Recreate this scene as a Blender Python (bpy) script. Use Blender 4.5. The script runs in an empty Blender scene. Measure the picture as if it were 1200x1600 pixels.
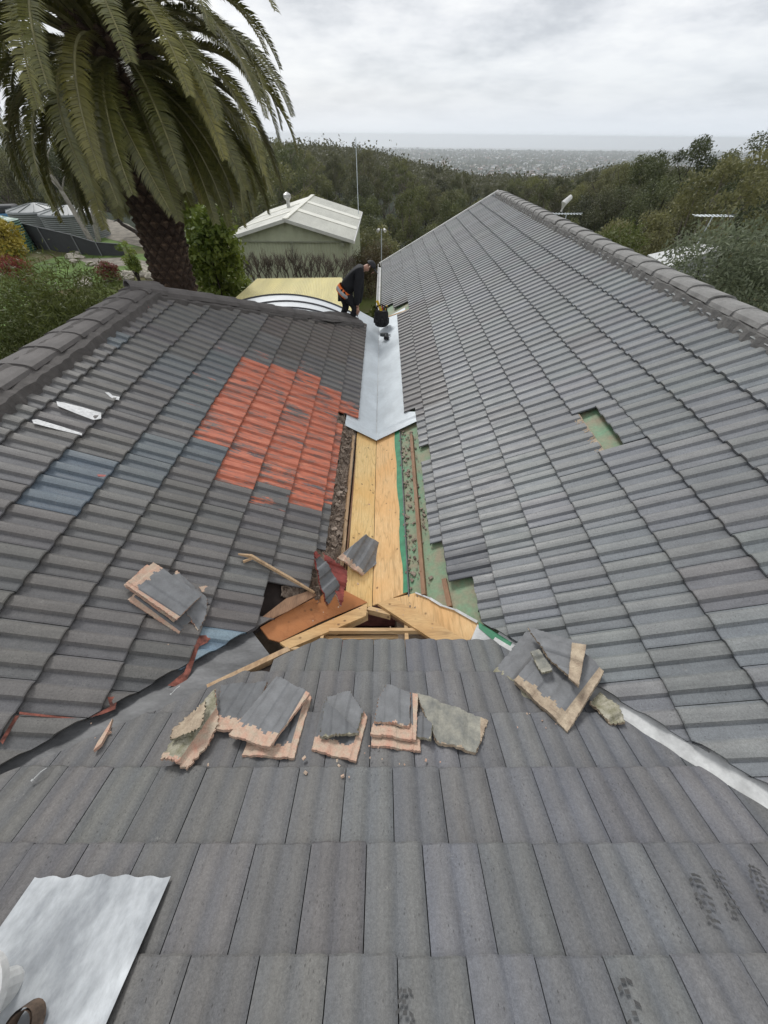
import bpy, bmesh, math, random
import numpy as np
from mathutils import Vector, Matrix
rnd = random.Random(7); nr = np.random.default_rng(11)
S = bpy.context.scene; COL = S.collection
R_ = math.radians

# ---------------------------------------------------------------- camera
CP = (529.02, 0.83949, 0.007735, 0.01022)      # focal length in photo pixels, pitch, yaw, roll
CH = 3.1
def cam_axes():
    f, p, yw, r = CP
    fw = Vector((math.sin(yw)*math.cos(p), math.cos(yw)*math.cos(p), -math.sin(p)))
    rt = Vector((math.cos(yw), -math.sin(yw), 0)); up = rt.cross(fw)
    return math.cos(r)*rt+math.sin(r)*up, -math.sin(r)*rt+math.cos(r)*up, fw
RT, UP, FW = cam_axes()
CAMLOC = Vector((0, 0, CH))
cd = bpy.data.cameras.new('camera'); cam = bpy.data.objects.new('camera', cd); COL.objects.link(cam)
M = Matrix((RT, UP, -FW)).transposed().to_4x4(); M.translation = CAMLOC; cam.matrix_world = M
cd.sensor_fit = 'VERTICAL'; cd.sensor_height = 36; cd.sensor_width = 27
cd.lens = CP[0]/1600*36; cd.clip_start = .05; cd.clip_end = 60000
S.camera = cam
S.view_settings.view_transform = 'Standard'; S.view_settings.look = 'None'
S.view_settings.exposure = 0.36; S.view_settings.gamma = 1
S.cycles.max_bounces = 6; S.cycles.volume_bounces = 0; S.cycles.transparent_max_bounces = 8

# ---------------------------------------------------------------- node helpers
def NT(nt): nt.nodes.clear(); return nt
def nd(nt, t, ins=None, **kw):
    n = nt.nodes.new(t)
    for k, v in kw.items(): setattr(n, k, v)
    if ins:
        for k, v in ins.items():
            s = n.inputs[k]
            if hasattr(v, 'is_output'): nt.links.new(v, s)
            else: s.default_value = v
    return n
def ramp(nt, fac, stops, interp='LINEAR'):
    n = nt.nodes.new('ShaderNodeValToRGB'); nt.links.new(fac, n.inputs[0])
    cr = n.color_ramp; cr.interpolation = interp
    while len(cr.elements) < len(stops): cr.elements.new(.5)
    for e, (p, c) in zip(cr.elements, stops):
        e.position = p; e.color = (c, c, c, 1) if not isinstance(c, tuple) else (*c, 1)
    return n.outputs[0]
def mth(nt, op, a, b=0.0, c=0.0, clamp=False):
    n = nt.nodes.new('ShaderNodeMath'); n.operation = op; n.use_clamp = clamp
    for i, v in enumerate((a, b, c)):
        if hasattr(v, 'is_output'): nt.links.new(v, n.inputs[i])
        else: n.inputs[i].default_value = v
    return n.outputs[0]
def mixc(nt, fac, a, b, mode='MIX'):
    n = nt.nodes.new('ShaderNodeMix'); n.data_type = 'RGBA'; n.blend_type = mode
    for s, v in ((n.inputs[0], fac), (n.inputs[6], a), (n.inputs[7], b)):
        if hasattr(v, 'is_output'): nt.links.new(v, s)
        else: s.default_value = v if not isinstance(v, tuple) else (*v, 1)
    return n.outputs[2]
def noise(nt, vec, scale, detail=4, rough=.55, out=0):
    n = nd(nt, 'ShaderNodeTexNoise', {'Vector': vec, 'Scale': scale, 'Detail': detail, 'Roughness': rough})
    return n.outputs[out]

# ---------------------------------------------------------------- world: overcast sky
SUN_EL, SUN_AZ = R_(42), R_(-24)
w = bpy.data.worlds.new('World'); S.world = w; w.use_nodes = True
nt = NT(w.node_tree)
out = nd(nt, 'ShaderNodeOutputWorld')
tc = nd(nt, 'ShaderNodeTexCoord').outputs['Generated']
sky = nd(nt, 'ShaderNodeTexSky', sky_type='NISHITA', sun_disc=False, sun_elevation=SUN_EL, sun_rotation=SUN_AZ, air_density=1.2, dust_density=2.0)
sx = nd(nt, 'ShaderNodeSeparateXYZ', {0: tc})
zz = mth(nt, 'MAXIMUM', sx.outputs[2], .0)
nt.links.new(nd(nt, 'ShaderNodeCombineXYZ', {0: sx.outputs[0], 1: sx.outputs[1], 2: mth(nt, 'MAXIMUM', sx.outputs[2], .03)}).outputs[0], sky.inputs[0])
den = mth(nt, 'ADD', zz, .16)
cx = mth(nt, 'DIVIDE', sx.outputs[0], den); cy = mth(nt, 'DIVIDE', sx.outputs[1], den)
cv = nd(nt, 'ShaderNodeCombineXYZ', {0: cx, 1: cy, 2: 0.3}).outputs[0]
n1 = noise(nt, cv, .85, 8, .58)
n2 = noise(nt, cv, 1.7, 6, .6)
nn = mth(nt, 'ADD', mth(nt, 'MULTIPLY', n1, .7), mth(nt, 'MULTIPLY', n2, .3))
cl = ramp(nt, nn, [(.34, (4.6, 4.8, 5.3)), (.43, (6.6, 6.8, 7.2)), (.51, (8.6, 8.7, 9.0)), (.62, (10.4, 10.4, 10.4))])
hzn = ramp(nt, zz, [(0., 1.), (.10, .35), (.2, 0.)])
cl = mixc(nt, hzn, cl, (8.3, 9.0, 9.9))
cover = ramp(nt, zz, [(0.0, .90), (.05, .86), (.12, .93), (.3, .97)])
mixed = mixc(nt, cover, sky.outputs[0], cl)
bg = nd(nt, 'ShaderNodeBackground', {'Color': mixed, 'Strength': 0.078})
nt.links.new(bg.outputs[0], out.inputs[0])

sd = bpy.data.lights.new('sun', 'SUN'); sd.energy = 1.5; sd.angle = R_(14); sd.color = (1, .985, .96)
so = bpy.data.objects.new('sun', sd); COL.objects.link(so)
sdir = Vector((math.sin(SUN_AZ)*math.cos(SUN_EL), math.cos(SUN_AZ)*math.cos(SUN_EL), math.sin(SUN_EL)))
so.rotation_euler = sdir.to_track_quat('Z', 'Y').to_euler(); so.location = (0, 0, 50)

# ---------------------------------------------------------------- projection helpers
def ray(px, py):
    return RT*((px-600)/CP[0]) + UP*((800-py)/CP[0]) + FW
def proj(p):
    v = Vector(p)-CAMLOC; z = v.dot(FW)
    return 600+CP[0]*v.dot(RT)/z, 800-CP[0]*v.dot(UP)/z
def at_y(px, py, Y):                # point seen at photo pixel, standing at distance Y
    v = ray(px, py); return CAMLOC+v*(Y/v.y)
def at_z(px, py, Z):
    v = ray(px, py); return CAMLOC+v*((Z-CH)/v.z)
XV, TR, TL, TN, Y0 = -.0945, .51106, .49087, .50042, 1.9768
class Plane:
    def __init__(s, O, ea, eu): s.O = Vector(O); s.ea = Vector(ea).normalized(); s.eu = Vector(eu).normalized(); s.n = s.ea.cross(s.eu); s.n = s.n if s.n.z > 0 else -s.n
    def hit(s, px, py, off=0.):
        v = ray(px, py); O = s.O+s.n*off
        return CAMLOC+v*((O-CAMLOC).dot(s.n)/v.dot(s.n))
    def P(s, a, u, h=0.): return s.O+s.ea*a+s.eu*u+s.n*h
PR = Plane((XV, 0, 0), (0, 1, 0), (1, 0, TR)); PL = Plane((XV, 0, 0), (0, 1, 0), (-1, 0, TL)); PN = Plane((0, Y0, 0), (1, 0, 0), (0, -1, TN))
CR, CL_, CN = 1/math.sqrt(1+TR*TR), 1/math.sqrt(1+TL*TL), 1/math.sqrt(1+TN*TN)
def inpoly(x, y, poly):
    c = False; j = len(poly)-1
    for i in range(len(poly)):
        xi, yi = poly[i]; xj, yj = poly[j]
        if (yi > y) != (yj > y) and x < (xj-xi)*(y-yi)/(yj-yi)+xi: c = not c
        j = i
    return c

# ---------------------------------------------------------------- object helpers
def tag(o, label=None, cat=None, group=None, kind=None):
    if label: o['label'] = label
    if cat: o['category'] = cat
    if group: o['group'] = group
    if kind: o['kind'] = kind
    return o
def empty(name, loc=(0, 0, 0), rz=0, label=None, cat=None, group=None):
    o = bpy.data.objects.new(name, None); COL.objects.link(o); o.location = loc; o.rotation_euler = (0, 0, rz)
    return tag(o, label, cat, group)
def link(name, me, mats, parent=None, smooth=False):
    if not isinstance(mats, (list, tuple)): mats = [mats]
    if len(me.materials) == 0:
        for m in mats: me.materials.append(m)
    if smooth: me.shade_smooth()
    o = bpy.data.objects.new(name, me); COL.objects.link(o)
    if parent: o.parent = parent
    return o
def copy_tree(o, parent=None):
    c = o.copy(); COL.objects.link(c); c.parent = parent
    for ch in list(o.children): copy_tree(ch, c)
    return c
class MB:
    def __init__(s): s.v = []; s.f = []; s.mi = []
    def poly(s, pts, mi=0):
        b = len(s.v); s.v += [tuple(p) for p in pts]; s.f.append(tuple(range(b, b+len(pts)))); s.mi.append(mi); return s
    def box(s, c, size, R=None, mi=0):
        b = len(s.v); hx, hy, hz = [k/2 for k in size]; c = Vector(c)
        for x, y, z in ((-1,-1,-1),(1,-1,-1),(1,1,-1),(-1,1,-1),(-1,-1,1),(1,-1,1),(1,1,1),(-1,1,1)):
            p = Vector((x*hx, y*hy, z*hz)); s.v.append(tuple(c+(R@p if R else p)))
        for q in ((0,3,2,1),(4,5,6,7),(0,1,5,4),(1,2,6,5),(2,3,7,6),(3,0,4,7)):
            s.f.append(tuple(b+i for i in q)); s.mi.append(mi)
        return s
    def beam(s, p0, p1, w, h, up=(0, 0, 1), mi=0):
        p0, p1 = Vector(p0), Vector(p1); d = (p1-p0); L = d.length; d.normalize(); up = Vector(up)
        x = d.cross(up).normalized(); z = x.cross(d)
        return s.box((p0+p1)/2, (w, L, h), Matrix((x, d, z)).transposed(), mi)
    def slab(s, pts, thick, mi=0):      # polygon extruded along its own normal (down)
        pts = [Vector(p) for p in pts]; n = (pts[1]-pts[0]).cross(pts[2]-pts[0]).normalized()
        if n.z < 0: pts.reverse(); n = -n
        low = [p-n*thick for p in pts]; k = len(pts)
        b = len(s.v); s.v += [tuple(p) for p in pts+low]
        s.f.append(tuple(range(b, b+k))); s.f.append(tuple(b+k+i for i in reversed(range(k)))); s.mi += [mi, mi]
        for i in range(k):
            j = (i+1) % k; s.f.append((b+i, b+k+i, b+k+j, b+j)); s.mi.append(mi)
        return s
    def tube(s, pts, rad, seg=8, mi=0, cap=True):
        pts = [Vector(p) for p in pts]; b = len(s.v)
        if not isinstance(rad, (list, tuple)): rad = [rad]*len(pts)
        up = Vector((0, 0, 1))
        for i, p in enumerate(pts):
            d = (pts[min(i+1, len(pts)-1)]-pts[max(i-1, 0)]).normalized()
            x = d.cross(up)
            if x.length < .05: x = d.cross(Vector((1, 0, 0)))
            x.normalize(); y = x.cross(d)
            for k in range(seg):
                a = 2*math.pi*k/seg; s.v.append(tuple(p+(x*math.cos(a)+y*math.sin(a))*rad[i]))
        for i in range(len(pts)-1):
            for k in range(seg):
                k2 = (k+1) % seg; s.f.append((b+i*seg+k, b+i*seg+k2, b+(i+1)*seg+k2, b+(i+1)*seg+k)); s.mi.append(mi)
        if cap:
            s.f.append(tuple(b+k for k in range(seg))); s.mi.append(mi)
            e = b+(len(pts)-1)*seg; s.f.append(tuple(e+k for k in reversed(range(seg)))); s.mi.append(mi)
        return s
    def grid(s, pts, nx, ny, mi=0):     # pts row-major ny rows of nx
        b = len(s.v); s.v += [tuple(p) for p in pts]
        for j in range(ny-1):
            for i in range(nx-1):
                s.f.append((b+j*nx+i, b+j*nx+i+1, b+(j+1)*nx+i+1, b+(j+1)*nx+i)); s.mi.append(mi)
        return s
    def mesh(s, name='m'):
        me = bpy.data.meshes.new(name); me.from_pydata(s.v, [], s.f); me.polygons.foreach_set('material_index', s.mi); me.update(); return me
    def build(s, name, mats, parent=None, smooth=False, bevel=0, fix=True):
        me = s.mesh(name)
        if fix:
            bm = bmesh.new(); bm.from_mesh(me); bmesh.ops.recalc_face_normals(bm, faces=bm.faces)
            if bevel: bmesh.ops.bevel(bm, geom=list(bm.edges), offset=bevel, segments=1, affect='EDGES', clamp_overlap=True)
            bm.to_mesh(me); bm.free()
        return link(name, me, mats, parent, smooth)

# ---------------------------------------------------------------- materials
def mat(name, col, rough=.7, var=.25, scale=6., col2=None, bump=.0, bscale=60., metal=0., spec=.5, stretch=(1, 1, 1), coord='Object', trans=0.):
    m = bpy.data.materials.new(name); m.use_nodes = True; nt = NT(m.node_tree)
    o = nd(nt, 'ShaderNodeOutputMaterial'); b = nd(nt, 'ShaderNodeBsdfPrincipled', {'Roughness': rough, 'Metallic': metal, 'Specular IOR Level': spec})
    v = nd(nt, 'ShaderNodeTexCoord').outputs[coord]
    v = nd(nt, 'ShaderNodeMapping', {'Vector': v, 'Scale': stretch}).outputs[0]
    c2 = col2 or tuple(max(0, c*(1-var*1.6)) for c in col)
    n = noise(nt, v, scale, 6, .6); f = ramp(nt, n, [(.35, 0.), (.68, 1.)])
    c = mixc(nt, f, c2, col)
    n3 = noise(nt, v, scale*7, 3, .6)
    c = mixc(nt, 1., c, ramp(nt, n3, [(.3, 1-var*.6), (.7, 1+0*var)]), 'MULTIPLY')
    nt.links.new(c, b.inputs['Base Color'])
    if trans: b.inputs['Subsurface Weight'].default_value = 0
    if bump:
        bn = noise(nt, v, bscale, 4, .6)
        bp = nd(nt, 'ShaderNodeBump', {'Height': bn, 'Strength': bump, 'Distance': .01}); nt.links.new(bp.outputs[0], b.inputs['Normal'])
    nt.links.new(b.outputs[0], o.inputs[0]); return m

def tile_mat(name, spec=.45, rough=.62, sheen=1.0, redmask=True):
    """painted concrete roof tile: colour per tile from attribute, streaks along the tile, bare red patches"""
    m = bpy.data.materials.new(name); m.use_nodes = True; nt = NT(m.node_tree)
    o = nd(nt, 'ShaderNodeOutputMaterial'); b = nd(nt, 'ShaderNodeBsdfPrincipled', {'Roughness': rough, 'Specular IOR Level': spec})
    at = nd(nt, 'ShaderNodeAttribute', attribute_name='tint'); pv = nd(nt, 'ShaderNodeAttribute', attribute_name='puv').outputs['Vector']
    st = nd(nt, 'ShaderNodeMapping', {'Vector': pv, 'Scale': (1, .22, 1)}).outputs[0]
    c = at.outputs['Color']
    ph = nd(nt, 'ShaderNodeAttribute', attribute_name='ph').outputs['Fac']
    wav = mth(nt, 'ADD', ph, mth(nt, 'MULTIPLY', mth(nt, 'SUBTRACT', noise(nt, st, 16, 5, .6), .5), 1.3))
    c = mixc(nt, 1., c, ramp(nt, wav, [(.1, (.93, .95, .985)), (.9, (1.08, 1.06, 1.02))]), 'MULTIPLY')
    streak = noise(nt, st, 22, 5, .6)
    c = mixc(nt, 1., c, ramp(nt, streak, [(.25, .80), (.5, .98), (.75, 1.14)]), 'MULTIPLY')
    blot = noise(nt, pv, 5.5, 6, .65)
    c = mixc(nt, ramp(nt, blot, [(.42, 0.), (.72, .65)]), c, mixc(nt, 1., c, (1.26, 1.26, 1.24), 'MULTIPLY'))
    brown = noise(nt, st, 9, 5, .6)
    c = mixc(nt, ramp(nt, brown, [(.56, 0.), (.78, .35)]), c, mixc(nt, 1., c, (1.06, .98, .93), 'MULTIPLY'))
    pits = nd(nt, 'ShaderNodeTexVoronoi', {'Vector': nd(nt, 'ShaderNodeMapping', {'Vector': pv, 'Scale': (1, .6, 1)}).outputs[0], 'Scale': 70., 'Randomness': 1.}).outputs['Distance']
    pm = mth(nt, 'MULTIPLY', ramp(nt, pits, [(.09, 1.), (.21, 0.)]), ramp(nt, noise(nt, pv, 7, 3), [(.44, 0.), (.58, 1.)]))
    c = mixc(nt, mth(nt, 'MULTIPLY', pm, .6), c, (.03, .028, .026))
    grit = noise(nt, pv, 260, 3, .7)
    c = mixc(nt, 1., c, ramp(nt, grit, [(.3, .80), (.7, 1.18)]), 'MULTIPLY')
    spk = noise(nt, pv, 95, 5, .75)
    c = mixc(nt, 1., c, ramp(nt, spk, [(.34, .80), (.5, 1.), (.68, 1.22)]), 'MULTIPLY')
    sc2 = noise(nt, pv, 18, 8, .8)
    c = mixc(nt, mth(nt, 'MULTIPLY', ramp(nt, sc2, [(.60, 0.), (.68, .5)]), ramp(nt, noise(nt, pv, 3.1, 2), [(.5, 0.), (.6, 1.)])), c, (.30, .29, .27))
    scr = noise(nt, nd(nt, 'ShaderNodeMapping', {'Vector': pv, 'Rotation': (0, 0, .5), 'Scale': (1, .15, 1)}).outputs[0], 14, 6, .75)
    c = mixc(nt, ramp(nt, scr, [(.72, 0.), (.79, .35)]), c, (.34, .33, .31))
    rn = noise(nt, nd(nt, 'ShaderNodeMapping', {'Vector': pv, 'Scale': (1, .12, 1)}).outputs[0], 26, 7, .72)
    rn2 = noise(nt, pv, 2.6, 4, .6)
    rr = mth(nt, 'ADD', mth(nt, 'MULTIPLY', rn, .62), mth(nt, 'MULTIPLY', rn2, .38))
    thr = mth(nt, 'SUBTRACT', 1.0, at.outputs['Alpha'])
    msk = mth(nt, 'MULTIPLY', mth(nt, 'SUBTRACT', rr, thr), 22., clamp=True)
    redc = ramp(nt, noise(nt, nd(nt, 'ShaderNodeMapping', {'Vector': pv, 'Scale': (1, .16, 1)}).outputs[0], 17, 6, .7),
                [(.30, (.13, .11, .105)), (.41, (.25, .12, .09)), (.50, (.45, .13, .075)), (.62, (.55, .18, .105)), (.74, (.58, .31, .21))])
    c = mixc(nt, msk, c, redc)
    nt.links.new(c, b.inputs['Base Color'])
    rg = ramp(nt, streak, [(.3, rough-.10), (.7, rough+.12)]); nt.links.new(rg, b.inputs['Roughness'])
    bh = mth(nt, 'ADD', mth(nt, 'MULTIPLY', grit, .35), mth(nt, 'MULTIPLY', pm, -.9))
    bh = mth(nt, 'ADD', bh, mth(nt, 'MULTIPLY', streak, .8))
    bp = nd(nt, 'ShaderNodeBump', {'Height': bh, 'Strength': .35, 'Distance': .004}); nt.links.new(bp.outputs[0], b.inputs['Normal'])
    nt.links.new(b.outputs[0], o.inputs[0]); return m

M_TILE = tile_mat('painted_tile')
M_TILER = tile_mat('painted_tile_glossier', spec=.6, rough=.5)

# ---------------------------------------------------------------- tile field
def prof(t, amp, soft=False):           # two rolls per tile
    t = (t*2) % 1.0
    if soft: return amp*(.5+.5*math.cos((t-.62)*2*math.pi))**.8
    def sm(x): return x*x*(3-2*x)
    if t < .34: return 0.
    if t < .46: return amp*sm((t-.34)/.12)
    if t < .86: return amp*(1+.10*math.sin((t-.46)/.4*math.pi))
    return amp*(1-sm((t-.86)/.14))
FR = [0, .035, .17, .20, .23, .30, .37, .43, .50, .535, .67, .70, .73, .80, .87, .93, 1.0]
def tile_field(name, plane, tiles, w, g, matl, clips, parent, amp=.021, t=.032, lap=.05, thick=.022, flip=False, under=.03, soft=False):
    """tiles: (a0, u0, rgb, red). a along the course, u up the slope"""
    L = g+lap; V = []; F = []; C = []; U = []; PH = []; m = len(FR)+2
    n, ea, eu = plane.n, plane.ea, plane.eu
    for (a0, u0, rgb, red) in tiles:
        b = len(V); jr = rnd.uniform(-.0025, .0035); ju = rnd.uniform(-.004, .004); yaw = rnd.uniform(-.006, .006); rv = rnd.random()*40
        cols = [(0., -.02)]+[(f, 0.) for f in FR]+[(1., -.02)]
        for (du, dh, kind) in ((0., -thick, 0), (0., -.004, 1), (.007, 0., 1), (L, 0., 1)):
            for f, dd in cols:
                fx = (1-f) if flip else f
                a = a0+.0015+f*(w-.004); h = prof(fx, amp, soft)+(t+jr)*(1-du/L)+dh+(dd if kind else 0)
                if kind and 0 < f < 1 and f in (.035,): pass
                if kind and f in (0., 1.) : h -= .002
                uu = u0+ju+du+yaw*(f-.5)*w
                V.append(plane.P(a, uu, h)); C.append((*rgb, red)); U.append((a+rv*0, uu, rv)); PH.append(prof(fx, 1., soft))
        for j in range(3):
            for i in range(m-1):
                F.append((b+j*m+i, b+j*m+i+1, b+(j+1)*m+i+1, b+(j+1)*m+i))
    me = bpy.data.meshes.new(name); me.from_pydata([tuple(v) for v in V], [], F)
    ca = me.color_attributes.new('tint', 'FLOAT_COLOR', 'POINT'); ca.data.foreach_set('color', np.array(C, dtype=np.float32).ravel())
    ua = me.attributes.new('puv', 'FLOAT_VECTOR', 'POINT'); ua.data.foreach_set('vector', np.array(U, dtype=np.float32).ravel())
    pa = me.attributes.new('ph', 'FLOAT', 'POINT'); pa.data.foreach_set('value', np.array(PH, dtype=np.float32))
    bm = bmesh.new(); bm.from_mesh(me)
    for (co, no) in clips:               # keep the side the normal points to
        r = bmesh.ops.bisect_plane(bm, geom=bm.verts[:]+bm.edges[:]+bm.faces[:], plane_co=co, plane_no=no, clear_inner=True, dist=1e-5)
        ed = [e for e in r['geom_cut'] if isinstance(e, bmesh.types.BMEdge)]
        ex = bmesh.ops.extrude_edge_only(bm, edges=ed)
        vs = [q for q in ex['geom'] if isinstance(q, bmesh.types.BMVert)]
        bmesh.ops.translate(bm, verts=vs, vec=-n*under)
    bmesh.ops.recalc_face_normals(bm, faces=bm.faces)
    # make sure faces look outward (open sheets): flip those facing strongly down
    fl = [f for f in bm.faces if f.normal.dot(n) < -.3]
    if fl: bmesh.ops.reverse_faces(bm, faces=fl)
    bm.to_mesh(me); bm.free()
    return link(name, me, matl, parent)

def vary(c, s=.08, tone=0.0):
    k = 1+rnd.uniform(-s, s); return tuple(x*k*(1+rnd.uniform(-.02, .02)) for x in c)

house = empty('tiled_house', (0, 8, -2.9), 0, 'house with three grey tiled roof slopes meeting in a half rebuilt valley', 'house')
def setp(o): # parent under house keeping world coordinates
    o.parent = house; o.matrix_parent_inverse = Matrix.Translation((0, -8, 2.9)); return o

GREY_R = (.158, .167, .173); GREY_L = (.118, .115, .113); GREY_N = (.122, .124, .127)
# right slope
XR, GR, WR, YRJ = .6198, .35481, .3218, 3.038
YEND = 14.6
dark_px = [(733, 872), (885, 862), (1190, 862), (1180, 850), (640, 640)]
tiles = []; gr = GR/CR; HOLE = []
for c in range(-3, 9):
    u0 = (XR+c*GR-XV)/CR
    off = .5*WR*((c+1) % 2)
    i = -12
    while True:
        y = YRJ+off+i*WR; i += 1
        if y > YEND-.02: break
        if y < -1.9: continue
        xlo = XR+c*GR
        if c == -2 and y < 9.75: continue
        if c == -1 and 8.7 < y < 9.3: continue
        if c == -3: continue
        if c == -1 and y < 4.35:
            if not (3.55 < y < 4.35 or 2.0 < y < 3.05): continue
        if c == 0 and y < .6: continue
        cpos = PR.P(y+WR/2, u0+gr*.5, .02); px, py = proj(cpos)
        shift = 0.
        if c == 4 and abs(py-672) < 30 and abs(px-950) < 60 and len(HOLE) < 2: HOLE.append((y, u0)); shift = gr*.56
        col = vary(GREY_R, .11)
        if rnd.random() < .03: col = vary((.145, .148, .152), .05)
        for dx, dy in dark_px:
            if abs(px-dx) < 22 and abs(py-dy) < 16: col = (.075, .08, .09)
        if abs(px-612-30) < 40 and 470 < py < 660: col = vary((.115, .112, .112), .05)
        tiles.append((y, u0+shift, col, 0.25+rnd.uniform(-.05, .02)))
def Rcut(xmin): return (PR.P(0, (xmin-XV)/CR, 0), Vector((1, 0, 0)))
diagR = (Vector((0, 0, 0))+Vector((1.97, 0, 0)), Vector((1, 1, 0)).normalized())
lo = [q for q in tiles if q[1] < (XR-.01-XV)/CR]; hi = [q for q in tiles if q[1] >= (XR-.01-XV)/CR and not (q[0] < 1.5 and q[1] < (XR+.1-XV)/CR)]; lo0 = [q for q in tiles if q[0] < 1.5 and (XR-.01-XV)/CR <= q[1] < (XR+.1-XV)/CR]
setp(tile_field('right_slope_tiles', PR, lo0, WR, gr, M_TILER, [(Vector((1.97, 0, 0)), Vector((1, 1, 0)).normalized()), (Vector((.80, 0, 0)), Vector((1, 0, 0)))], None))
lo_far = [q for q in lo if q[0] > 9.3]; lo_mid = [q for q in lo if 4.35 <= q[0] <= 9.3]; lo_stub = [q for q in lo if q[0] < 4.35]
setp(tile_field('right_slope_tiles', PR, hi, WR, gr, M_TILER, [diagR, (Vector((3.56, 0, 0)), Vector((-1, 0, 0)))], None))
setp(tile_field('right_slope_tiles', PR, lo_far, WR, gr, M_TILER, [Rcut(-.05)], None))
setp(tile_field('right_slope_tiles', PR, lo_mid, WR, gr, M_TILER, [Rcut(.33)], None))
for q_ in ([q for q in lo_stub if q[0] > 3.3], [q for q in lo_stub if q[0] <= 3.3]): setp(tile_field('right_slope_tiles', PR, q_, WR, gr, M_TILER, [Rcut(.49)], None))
# left slope
XL, GL, WL, YLJ = -3.0237, .335, .3205, .905
tiles = []; gl = GL/CL_
RED = [(365, 553), (452, 575), (577, 638), (566, 680), (540, 800), (515, 795), (475, 778), (350, 740), (296, 668)]
BLUE = [(118, 735), (95, 765), (245, 695), (215, 735), (320, 712), (300, 600), (150, 520)]
for c in range(-1, 10):                  # course with lower edge at line a (c=0), b (c=1) ...
    xb = XL+c*GL; u0 = (XV-xb)/CL_
    if xb > -.3: continue
    off = .5*WL*(c % 2 == 0)
    for i in range(-12, 30):
        y = YLJ+off+i*WL
        if y < -2.5 or y > 8.9: continue
        px, py = proj(PL.P(y+WL/2, u0+gl*.5, .02))
        if c == 8 and y < 4.35 and not (2.0 < y < 4.25): continue
        if c == 8 and y < 4.25: pass
        if inpoly(px, py, [(475, 880), (560, 840), (570, 1000), (440, 1000), (440, 935), (475, 925)]): continue
        red = .30+rnd.uniform(-.08, .06)
        col = vary(GREY_L, .12)
        if inpoly(px, py, RED): red = .595+rnd.uniform(-.04, .05)
        elif inpoly(px+20, py, RED) or inpoly(px, py+18, RED) or inpoly(px+5, py-28, RED): red = .42+rnd.uniform(-.03, .04); 
        if py < 560 and px > 420: col = vary((.11, .098, .09), .06)
        for bx, by in BLUE[:2]:
            if abs(px-bx) < 30 and abs(py-by) < 18: col = (.10, .125, .15)
        for bx, by in BLUE[2:]:
            if abs(px-bx) < 26 and abs(py-by) < 18: col = vary((.105, .122, .132), .05)
        if 250 < px < 360 and 560 < py < 660: col = vary((.108, .118, .124), .05)
        if 970 < py < 1080 and 250 < px < 420: col = (.16, .22, .27); red = .40
        tiles.append((y, u0, col, red))
ridgeL = (Vector((-3.34, 0, 0)), Vector((1, 0, 0))); ridgeR = (Vector((3.56, 0, 0)), Vector((-1, 0, 0)))
diagL = (Vector((XV, Y0+.03, 0)), Vector((-TL, TN, 0)).normalized())
hipc = (Vector((-3.38, 5.40, 0)), Vector((.714, -.70, 0)).normalized())
hi = [q for q in tiles if q[1] > (XV+.55)/CL_]; lo = [q for q in tiles if q[1] <= (XV+.55)/CL_]
lo_far = [q for q in lo if q[0] >= 4.3]; lo_stub = [q for q in lo if q[0] < 4.3]
def Lcut(xmax): return (Vector((xmax, 0, 0)), Vector((-1, 0, 0)))
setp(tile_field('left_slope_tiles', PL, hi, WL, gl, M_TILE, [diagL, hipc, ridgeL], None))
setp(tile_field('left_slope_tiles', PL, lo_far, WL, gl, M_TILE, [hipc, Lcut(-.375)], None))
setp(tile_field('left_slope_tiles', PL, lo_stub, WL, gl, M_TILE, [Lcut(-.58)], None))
# near slope
AN, WN, BN, GN = .05925, .23781, -.0969, .27381
tiles = []; gn = GN/CN
for j in range(-8, 6):
    yb = BN+j*GN; u0 = (Y0-yb)/CN - 0.0
    # row j has its lower edge at line j+? : butt line j is the upper visible edge of the nearer row's step
    off = .5*(j % 2 == 0)
    for i in range(-18, 18):
        a = AN+(i+off)*WN
        px, py = proj(PN.P(a+WN/2, u0-0+gn*.5, .02))
        col = vary(GREY_N, .10)
        if px < 560: col = tuple(x*y for x, y in zip(col, (.94, .92, .90)))
        if px > 620 and rnd.random() < .5: col = tuple(x*y for x, y in zip(col, (1.02, 1.03, 1.07)))
        if j == 5 or inpoly(px, py, [(330, 1010), (455, 1000), (455, 1070), (335, 1060)]):
            continue
        tiles.append((a, u0, col, .24+rnd.uniform(-.05, .05)))
diagNR = (Vector((XV, Y0-.005, 0)), Vector((-TR, -TN, 0)).normalized())
pa_, pb_ = PN.hit(15, 1206, .02), PN.hit(445, 1022, .02); dv_ = pb_-pa_; diagNL = (pa_, Vector((dv_.y, -dv_.x, 0)).normalized())
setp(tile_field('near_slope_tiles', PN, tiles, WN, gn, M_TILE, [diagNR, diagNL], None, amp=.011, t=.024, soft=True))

# ---------------------------------------------------------------- more materials
M_ZINC = mat('zinc_sheet', (.60, .655, .69), .42, .12, 3., bump=.12, bscale=14, metal=.25)
M_ZOLD = mat('weathered_zinc', (.60, .63, .65), .62, .35, 6., bump=.5, bscale=20, metal=.0, col2=(.27, .29, .31), stretch=(1, .6, .6))
M_WHITEF = mat('white_flashing', (.70, .71, .70), .55, .22, 9., bump=.25, bscale=25)
M_DARKF = mat('old_dark_flashing', (.155, .158, .162), .5, .45, 7., bump=.2, col2=(.06, .062, .065), stretch=(.5, 1.2, 1))
M_CAVITY = mat('attic_dark', (.035, .022, .018), .9, .4, 4.)
M_SARK = mat('green_sarking', (.16, .33, .19), .6, .35, 6., col2=(.30, .26, .17), bump=.35, bscale=9)
M_SARKG = mat('green_paint', (.05, .30, .15), .5, .25, 9., bump=.2)
M_DIRT = mat('mortar_dirt', (.44, .36, .29), .95, .5, 11., col2=(.15, .11, .085), bump=.8, bscale=70)
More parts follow.
